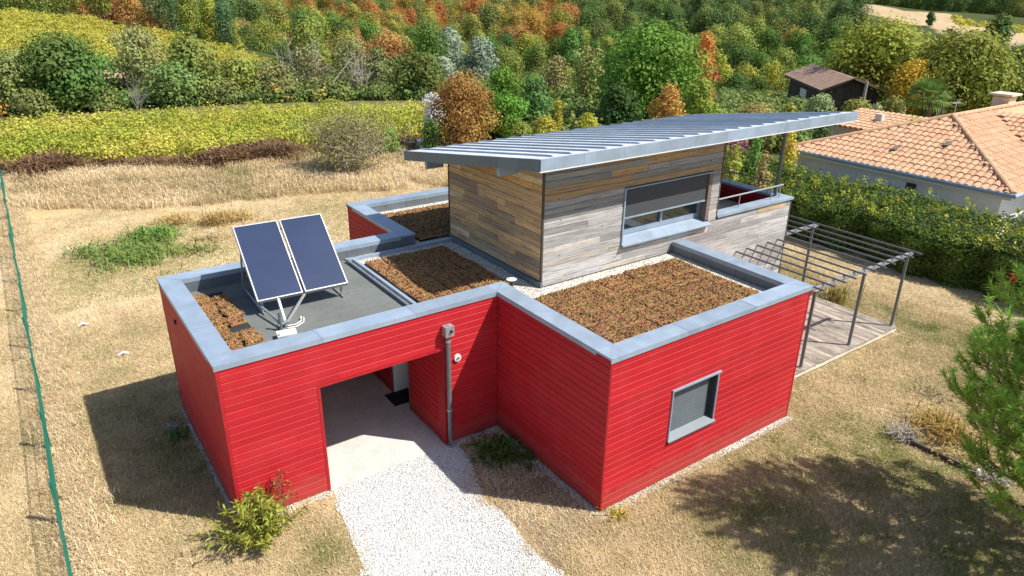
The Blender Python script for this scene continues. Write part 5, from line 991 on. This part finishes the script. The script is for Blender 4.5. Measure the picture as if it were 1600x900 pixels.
# ------------------------------------------------------------------ barn
bc = dict(a=at_dist(1231, 122, 66.5), b=at_dist(1286, 143, 57.5), c=at_dist(1393, 150, 55)); bA, bB, bC = (bc[k][:2] for k in 'abc'); ez = bc['a'][2]
sd = bA-bB; Ls = np.linalg.norm(sd); sd /= Ls; gd = np.array((-sd[1], sd[0])); gd = gd if gd@(bC-bB) > 0 else -gd; LG = 1.28*abs((bC-bB)@gd); zb = min(gz1(*bA), gz1(*bC)); RZ = at_dist(1334, 127, 56.3)[2]; ez = bc['b'][2]+.05
bn = thing('barn', 'dark brown timber barn with a low tiled roof at the wood edge', 'barn', (bB[0], bB[1], zb))
def B3(s, g, z): q = bB+sd*s+gd*g; return (q[0], q[1], z)
gp_ = LG*.47
def panel(pts, name, mat, parent, col=None): return mk(name, MB().add(pts, [tuple(range(len(pts)))]), mat, parent, col)
for nm, fa, fb, nn in (('wall', (0, .25), (0, LG-.2), 30), ('wall', (0, 0), (0, 0), 0)):
    if not nn: continue
    wl_ = mk('wall', MB().add([B3(.2, .25, zb), B3(.2, LG-.25, zb), B3(.2, LG-.25, ez-.1), B3(.2, gp_, RZ-.15), B3(.2, .25, ez-.1)], [(0, 1, 2, 3, 4)]), M['dark'], bn)
    for i in range(nn):
        g0 = .2+(LG-.4)*i/nn; g1 = .2+(LG-.4)*(i+1)/nn-.012; gm = (g0+g1)/2; zt_ = RZ-(RZ-ez)*abs(gm-gp_)/(gp_ if gm < gp_ else LG-gp_)-.12; a, b2 = B3(.16, g0, zb), B3(.16, g1, zb); pts = [a, b2, (b2[0], b2[1], zt_), (a[0], a[1], zt_)]; off = np.array((*(-sd*.03), 0)); mk('wall_board', MB().extrude([np.array(p) for p in pts], (0, 0, 0), off), M['barn'], wl_, shade((0.075, 0.05, 0.04), .6, 1.3))
wl_ = mk('wall', MB().add([B3(.22, .2, zb), B3(Ls-.2, .2, zb), B3(Ls-.2, .2, ez-.1), B3(.22, .2, ez-.1)], [(0, 1, 2, 3)]), M['dark'], bn)
for i in range(20):
    a0 = .2+(Ls-.4)*i/20; a1 = .2+(Ls-.4)*(i+1)/20-.012; pts = [B3(a0, .19, zb), B3(a1, .19, zb), B3(a1, .19, ez-.08), B3(a0, .19, ez-.08)]; mk('wall_board', MB().extrude([np.array(p) for p in pts], (0, 0, 0), (*(-gd*.03), 0)), M['barn'], wl_, shade((0.075, 0.05, 0.04), .6, 1.3))
mk('window', MB().extrude([np.array(p) for p in (B3(Ls*.45, .15, ez-1.5), B3(Ls*.62, .15, ez-1.5), B3(Ls*.62, .15, ez-.5), B3(Ls*.45, .15, ez-.5))], (0, 0, 0), (*(-gd*.03), 0)), M['white'], bn)
mk('wall', MB().add([B3(Ls-.2, .25, zb), B3(Ls-.2, LG-.25, zb), B3(Ls-.2, LG-.25, ez-.1), B3(Ls-.2, gp_, RZ-.15), B3(Ls-.2, .25, ez-.1)], [(4, 3, 2, 1, 0)]).add([B3(.2, LG-.2, zb), B3(Ls-.2, LG-.2, zb), B3(Ls-.2, LG-.2, ez-.1), B3(.2, LG-.2, ez-.1)], [(3, 2, 1, 0)]), M['barn'], bn)
rb_ = mk('roof', MB().extrude([np.array(p) for p in (B3(-.35, -.25, ez-.08), B3(-.35, gp_, RZ), B3(-.35, LG+.25, ez-.08), B3(-.35, LG+.25, ez+.0), B3(-.35, gp_, RZ+.08), B3(-.35, -.25, ez+.0))], (0, 0, 0), (*(sd*(Ls+.6)), 0)), M['bark'], bn)
M['oldtile'] = plain('old_brown_tile', (0.34, 0.225, 0.165), .9, 0, .22, 2.5)
for i in range(17):
    f0, f1 = i/17, (i+1)/17+.012
    for j in range(5):
        s0, s1 = -.4+(Ls+.7)*j/5, -.4+(Ls+.7)*(j+1)/5-.02; zz = lambda f: ez+.03+(RZ-ez)*f+.055; g = lambda f: -.32+(gp_+.32)*f
        mk('tile_course', MB().extrude([np.array(p) for p in (B3(s0, g(f0), zz(f0)+.03), B3(s1, g(f0), zz(f0)+.03), B3(s1, g(f1), zz(f1)), B3(s0, g(f1), zz(f1)))], (0, 0, 0), (0, 0, -.035)), M['oldtile'], rb_)
for f0, f1 in ((0, .5), (.5, 1)): mk('verge_board', MB().extrude([np.array(p) for p in (B3(-.38, gp_+(LG+.3-gp_)*f0, RZ-(RZ-ez)*f0-.05), B3(-.38, gp_+(LG+.3-gp_)*f1, RZ-(RZ-ez)*f1-.05), B3(-.38, gp_+(LG+.3-gp_)*f1, RZ-(RZ-ez)*f1+.13), B3(-.38, gp_+(LG+.3-gp_)*f0, RZ-(RZ-ez)*f0+.13))], (0, 0, 0), (*(sd*.04), 0)), M['oldtile'], rb_)
q = gp(1348, 156, 50); setp(mk('utility_pole', MB().tube([(q[0], q[1], q[2]-.3), (q[0]+.1, q[1], at_dist(1352, 127, 50)[2])], [.12, .09], 8), M['palebark']), 'leaning pale wooden pole standing in front of the barn gable', 'pole')

# ------------------------------------------------------------------ pine in the right foreground
PB = np.array((5.40, -4.80, 0.0)); pt_ = thing('pine_tree', 'young long needled pine leaning in at the right edge of the lawn', 'pine tree', tuple(PB)); rp = np.random.default_rng(17)
HT = 6.7; mb = MB().tube([PB-(0, 0, .2), PB+(.03, 0, 2), PB+(-.02, .03, 4.8), PB+(0, 0, HT)], [.13, .11, .07, .02], 8); shoots = []
for lv, z in enumerate(np.r_[np.arange(1.0, 3.8, .34), np.arange(3.9, HT-.3, .48)]):
    L0 = 1.85*max(.05, 1-((z-2.6)/4.4)**1.2)**.8 if z > 2.6 else 1.9*(.75+.25*(z/2.6)); nb_ = 7
    for k in range(nb_):
        a = 6.283*k/nb_+lv*.55+rp.normal(0, .12); L = L0*rp.uniform(.82, 1.08); d = np.array((math.cos(a), math.sin(a), 0)); s = PB+(0, 0, z); m = s+d*L*.55+(0, 0, -.03*L); e = s+d*L+(0, 0, .16*L); mb.tube([s, m, e], [.03, .02, .008], 5, False); shoots.append((e, ln(d*.7+np.array((0, 0, .7)))))
        for _ in range(int((8 if z < 3.9 else 4)*L)+1):
            f = rp.uniform(.28, 1); q = s+(m-s)*f*2 if f < .5 else m+(e-m)*(f*2-1); side = np.array((-d[1], d[0], 0))*rp.choice((-1, 1)); dd = ln(side*rp.uniform(.3, 1)+d*.5+np.array((0, 0, rp.uniform(.1, .9)))); l2 = rp.uniform(.18, .45); mb.tube([q, q+dd*l2], [.01, .005], 3, False); shoots.append((q+dd*l2, ln(dd+np.array((0, 0, .6)))))
mk('trunk', mb, M['bark'], pt_)
C_, T2 = [], []; nn_ = 74
for q, d in shoots:
    t = rp.random(nn_)*.36; o = q-d*.05+d[None]*t[:, None]*1.0-d*.12; nd = ln(d*.75+rp.normal(size=(nn_, 3))*.62); L = .17*rp.uniform(.7, 1.15, (nn_, 1)); s = ln(np.cross(nd, rp.normal(size=(nn_, 3))))*.0085; C_.append(np.stack([o-s, o+s, o+nd*L], 1)); T2.append(np.clip(t*2.2+rp.random(nn_)*.35+rp.normal(0, .12), 0, 1))  # tint rises along each shoot, putting its lit tip into the needle colour
link('needles', fast_mesh('needles', np.concatenate(C_).reshape(-1, 3), len(shoots)*nn_, 3, np.concatenate(T2), M['needle']), pt_, None, (0.31, 0.45, 0.08))
# a second pine stands outside the picture to the right: only its shadow reaches the lawn
# ------------------------------------------------------------------ small plants and things on the lawn
def blades(name, label, cat, c, n, rad, h, w_, col, lean=.6, group=None, mat='leaf', rr=RNG, curve=True):
    b = np.c_[rr.normal(0, rad*.5, (n, 2)), np.zeros(n)]; a = rr.random(n)*6.283; L = h*rr.uniform(.5, 1.15, n); le = np.clip(rr.normal(lean, .28, n), .05, 1.4); d = np.c_[np.cos(a)*np.sin(le), np.sin(a)*np.sin(le), np.cos(le)]; s = np.c_[-np.sin(a), np.cos(a), np.zeros(n)]*w_; m = b+d*L[:, None]*.55+np.c_[np.zeros((n, 2)), L*.06]; t = m+d*np.array((1.3, 1.3, .1))*L[:, None]*.45
    q = np.stack([b-s*.5, b+s*.5, m+s, m-s, m-s, m+s, t+s*.1, t-s*.1], 1).reshape(-1, 3); me = fast_mesh(name, q, 2*n, 4, np.repeat(rr.random(n), 2), M[mat]); o = link(name, me, None, c, col); return setp(o, label, cat, group)
shb = thing('shrub', 'yellow green willowy shrub at the foot of the carport corner', 'shrub', (-4.98, 2.60, 0)); rs = np.random.default_rng(9)
mb = MB(); cc = []; dirs = []
for k in range(80):
    a = rs.random()*6.283; le = rs.uniform(.1, .95); d = np.array((math.cos(a)*math.sin(le)*1.15, math.sin(a)*math.sin(le)*.85, math.cos(le))); L = rs.uniform(.5, .85); s = np.array((-4.98, 2.60, 0))+np.array((math.cos(a), math.sin(a), 0))*.18*rs.random(); mb.tube([s, s+d*L], [.009, .003], 4, False)
    for _ in range(26): f = rs.uniform(.2, 1.05); cc.append(s+d*L*f); dirs.append(ln(d*.6+rs.normal(size=3)*.7))
mk('stems', mb, M['bark'], shb); cc = np.array(cc); dirs = np.array(dirs); n = len(cc); sz = .07*rs.uniform(.6, 1.3, (n, 1)); pe = ln(np.cross(dirs, rs.normal(size=(n, 3))))*.016; q = np.stack([cc, cc+dirs*sz-pe, cc+dirs*sz*2+(0, 0, -.02), cc+dirs*sz+pe], 1).reshape(-1, 3); link('foliage', fast_mesh('foliage', q, n, 4, rs.random(n), M['leaf']), shb, None, (0.34, 0.36, 0.06))
for b, h, w_, lb in [((-4.42, 3.0, 0), 1.0, .42, 'tall thin reddish brown dry stems against the red carport wall'), ((-4.78, 2.9, 0), .62, .4, 'short reddish dry stems between the shrub and the carport wall')]:
    twigs('dry_plant', lb, 'plant', b, h, w_, 6, 'bark', .008, None, (0.30, 0.13, 0.04), 150, .03)
blades('leafy_plant', 'clump of dark green spear leaved plants in the corner by the wing wall', 'plant', (-.52, 2.35, 0), 130, .42, .42, .024, (0.10, 0.165, 0.035), .75)
blades('leafy_plant', 'small green spear leaved plant right beside the larger clump in the corner', 'plant', (-.20, 1.85, 0), 40, .2, .26, .02, (0.10, 0.16, 0.035), .75)
blades('yellow_weed', 'little yellow weed at the front corner of the red wing', 'weed', (.16, -.22, 0), 46, .2, .24, .012, (0.40, 0.31, 0.05), .6)
blades('green_weed', 'small green weed by the side wall of the carport', 'weed', (-5.40, 6.35, 0), 60, .2, .26, .018, (0.11, 0.18, 0.04), .7)
blades('grey_stone_plant', 'pale grey tuft by the side wall of the carport', 'weed', (-5.42, 6.7, 0), 30, .12, .2, .014, (0.4, 0.42, 0.42), .7)
for c, n, r_, h, col, lb in [((-4.35, 17.7, 0), 700, 1.25, .5, (0.22, 0.30, 0.075), 'largest mound of fresh green weeds on the dry meadow'), ((-3.6, 19.3, 0), 380, .8, .62, (0.19, 0.30, 0.065), 'taller green weed mound behind the largest one'), ((-5.4, 18.9, 0), 220, .8, .34, (0.20, 0.28, 0.08), 'low green weed mound at the left of the largest one'), ((-2.6, 17.2, 0), 240, .8, .3, (0.30, 0.31, 0.10), 'thin green weeds right of the largest mound'), ((-3.3, 14.7, 0), 150, .8, .16, (0.28, 0.30, 0.10), 'low green patch in the lawn below the weed mounds')]:
    blades('weed_mound', lb, 'weeds', c, n, r_, h, .022, col, .75, 'green weed mounds on the meadow')
for c, n, r_, h, col, lb in [((-2.55, 20.7, 0), 420, .55, .62, (0.60, 0.45, 0.20), 'golden grass tussock left of the darker tussock'), ((-1.3, 19.9, 0), 420, .5, .7, (0.52, 0.37, 0.15), 'darker golden grass tussock, the largest of the three'), ((-.4, 20.0, 0), 340, .5, .55, (0.62, 0.47, 0.22), 'golden grass tussock right of the darker tussock'), ((-1.75, 18.2, 0), 220, .4, .42, (0.62, 0.5, 0.29), 'pale grass tussock near the green weed mounds')]:
    blades('grass_tussock', lb, 'grass tussock', c, n, r_, h, .012, col, .75, 'golden grass tussocks')
blades('reed_clump', 'tall dry yellow green grass clump beside the deck', 'grass clump', (11.5, 2.75, 0), 150, .34, .85, .011, (0.30, 0.25, 0.07), .35)
blades('reed_clump', 'pale dry grass clump left of the taller clump beside the deck', 'grass clump', (11.35, 3.35, 0), 110, .3, .7, .011, (0.42, 0.34, 0.19), .35)
# timber edged bed
eb = thing('timber_edging', 'dark timber edging board of the old planting bed', 'edging', (6.5, -2.5, 0)); mk('edging_board', MB().obox((6.44, -2.58, .045), (.02, 0, 0), (.03, -.60, 0), (0, 0, .06)), M['trim'], eb); mk('edging_board', MB().obox((7.1, -1.93, .045), (.62, 0, 0), (0, .02, 0), (0, 0, .06)), M['trim'], eb); mk('end_peg', MB().box((6.44, -3.24, -.1), (6.50, -3.18, .13)), M['white'], eb)
blades('grass_clump', 'grey bleached grass tuft at the far end of the timber edging', 'grass clump', (6.55, -1.80, 0), 140, .26, .36, .010, (0.40, 0.36, 0.32), .85)
blades('grass_clump', 'grey bleached grass tuft at the near end of the timber edging', 'grass clump', (6.62, -3.42, 0), 130, .24, .32, .010, (0.38, 0.34, 0.31), .9)
blades('grass_clump', 'golden brown grass clump filling the timber edged bed', 'grass clump', (7.35, -2.15, 0), 420, .6, .48, .011, (0.36, 0.24, 0.07), .7)
blades('grass_clump', 'straw coloured grass along the timber edging', 'grass clump', (6.95, -2.8, 0), 320, .6, .3, .010, (0.46, 0.36, 0.17), .9)
blades('grass_clump', 'low dark twiggy clump on the lawn beyond the timber edged bed', 'grass clump', (8.65, -1.36, 0), 120, .5, .14, .012, (0.14, 0.12, 0.06), 1.2)
# bare shrub on the meadow, pots and bushes behind
twigs('bare_shrub', 'large half bare olive shrub standing alone on the dry meadow', 'shrub', (6.1, 24.6, 0), 2.75, 3.7, 80, 'palebark', .035, None, (0.31, 0.28, 0.11), 9000, .06)
twigs('dry_shrub', 'leafless brown twigs right of the green sapling', 'shrub', (10.0, 27.8, 0), 1.9, 1.6, 9, 'palebark', .02, None, (0.30, 0.22, 0.12), 120, .05)
for p, r_, h, m_, lb in [((11.05, 26.6), .26, .62, 'white', 'white plant tub by the left tip of the metal roof'), ((10.55, 26.9), .24, .5, 'bark', 'brown plant tub left of the white tub')]:
    t = thing('plant_tub', lb, 'plant tub', (p[0], p[1], 0), 'plant tubs on the meadow'); mk('tub', MB().tube([(p[0], p[1], 0), (p[0], p[1], h)], [r_*.8, r_], 14), M[m_], t); mk('rim', MB().tube([(p[0], p[1], h), (p[0], p[1], h+.04)], [r_+.02, r_+.02], 14), M[m_], t); mk('stems', MB().tube([(p[0], p[1], h), (p[0]+.1, p[1], h+1.1)], .012, 4).tube([(p[0], p[1], h), (p[0]-.15, p[1]+.1, h+.8)], .012, 4), M['palebark'], t)
for k, (p, w_) in enumerate([((9.8, 25.9), 1.3), ((11.6, 25.3), 1.2)]):
    t = thing('log_stack', 'low dark log stack on the meadow, the %s of two' % ('left' if k == 0 else 'right'), 'log stack', (p[0], p[1], 0), 'log stacks')
    for i in range(4):
        for j in range(2): mk('log', MB().tube([(p[0]-w_/2, p[1]+.17*i, .08+.15*j), (p[0]+w_/2, p[1]-.1+.17*i, .08+.15*j)], .08, 7), M['bark'], t)
for k, p in enumerate([(-6.35, 12.9), (-5.75, 10.6)]):
    setp(mk('stone', MB().tube([(p[0]-.12, p[1], .03), (p[0], p[1]+.02, .08), (p[0]+.13, p[1], .03)], [.03, .05, .03], 6), M['concrete']), 'pale stone lying in the dry lawn, the %s of two from the fence' % ('nearer' if k == 0 else 'farther'), 'stone', 'stones in the lawn')
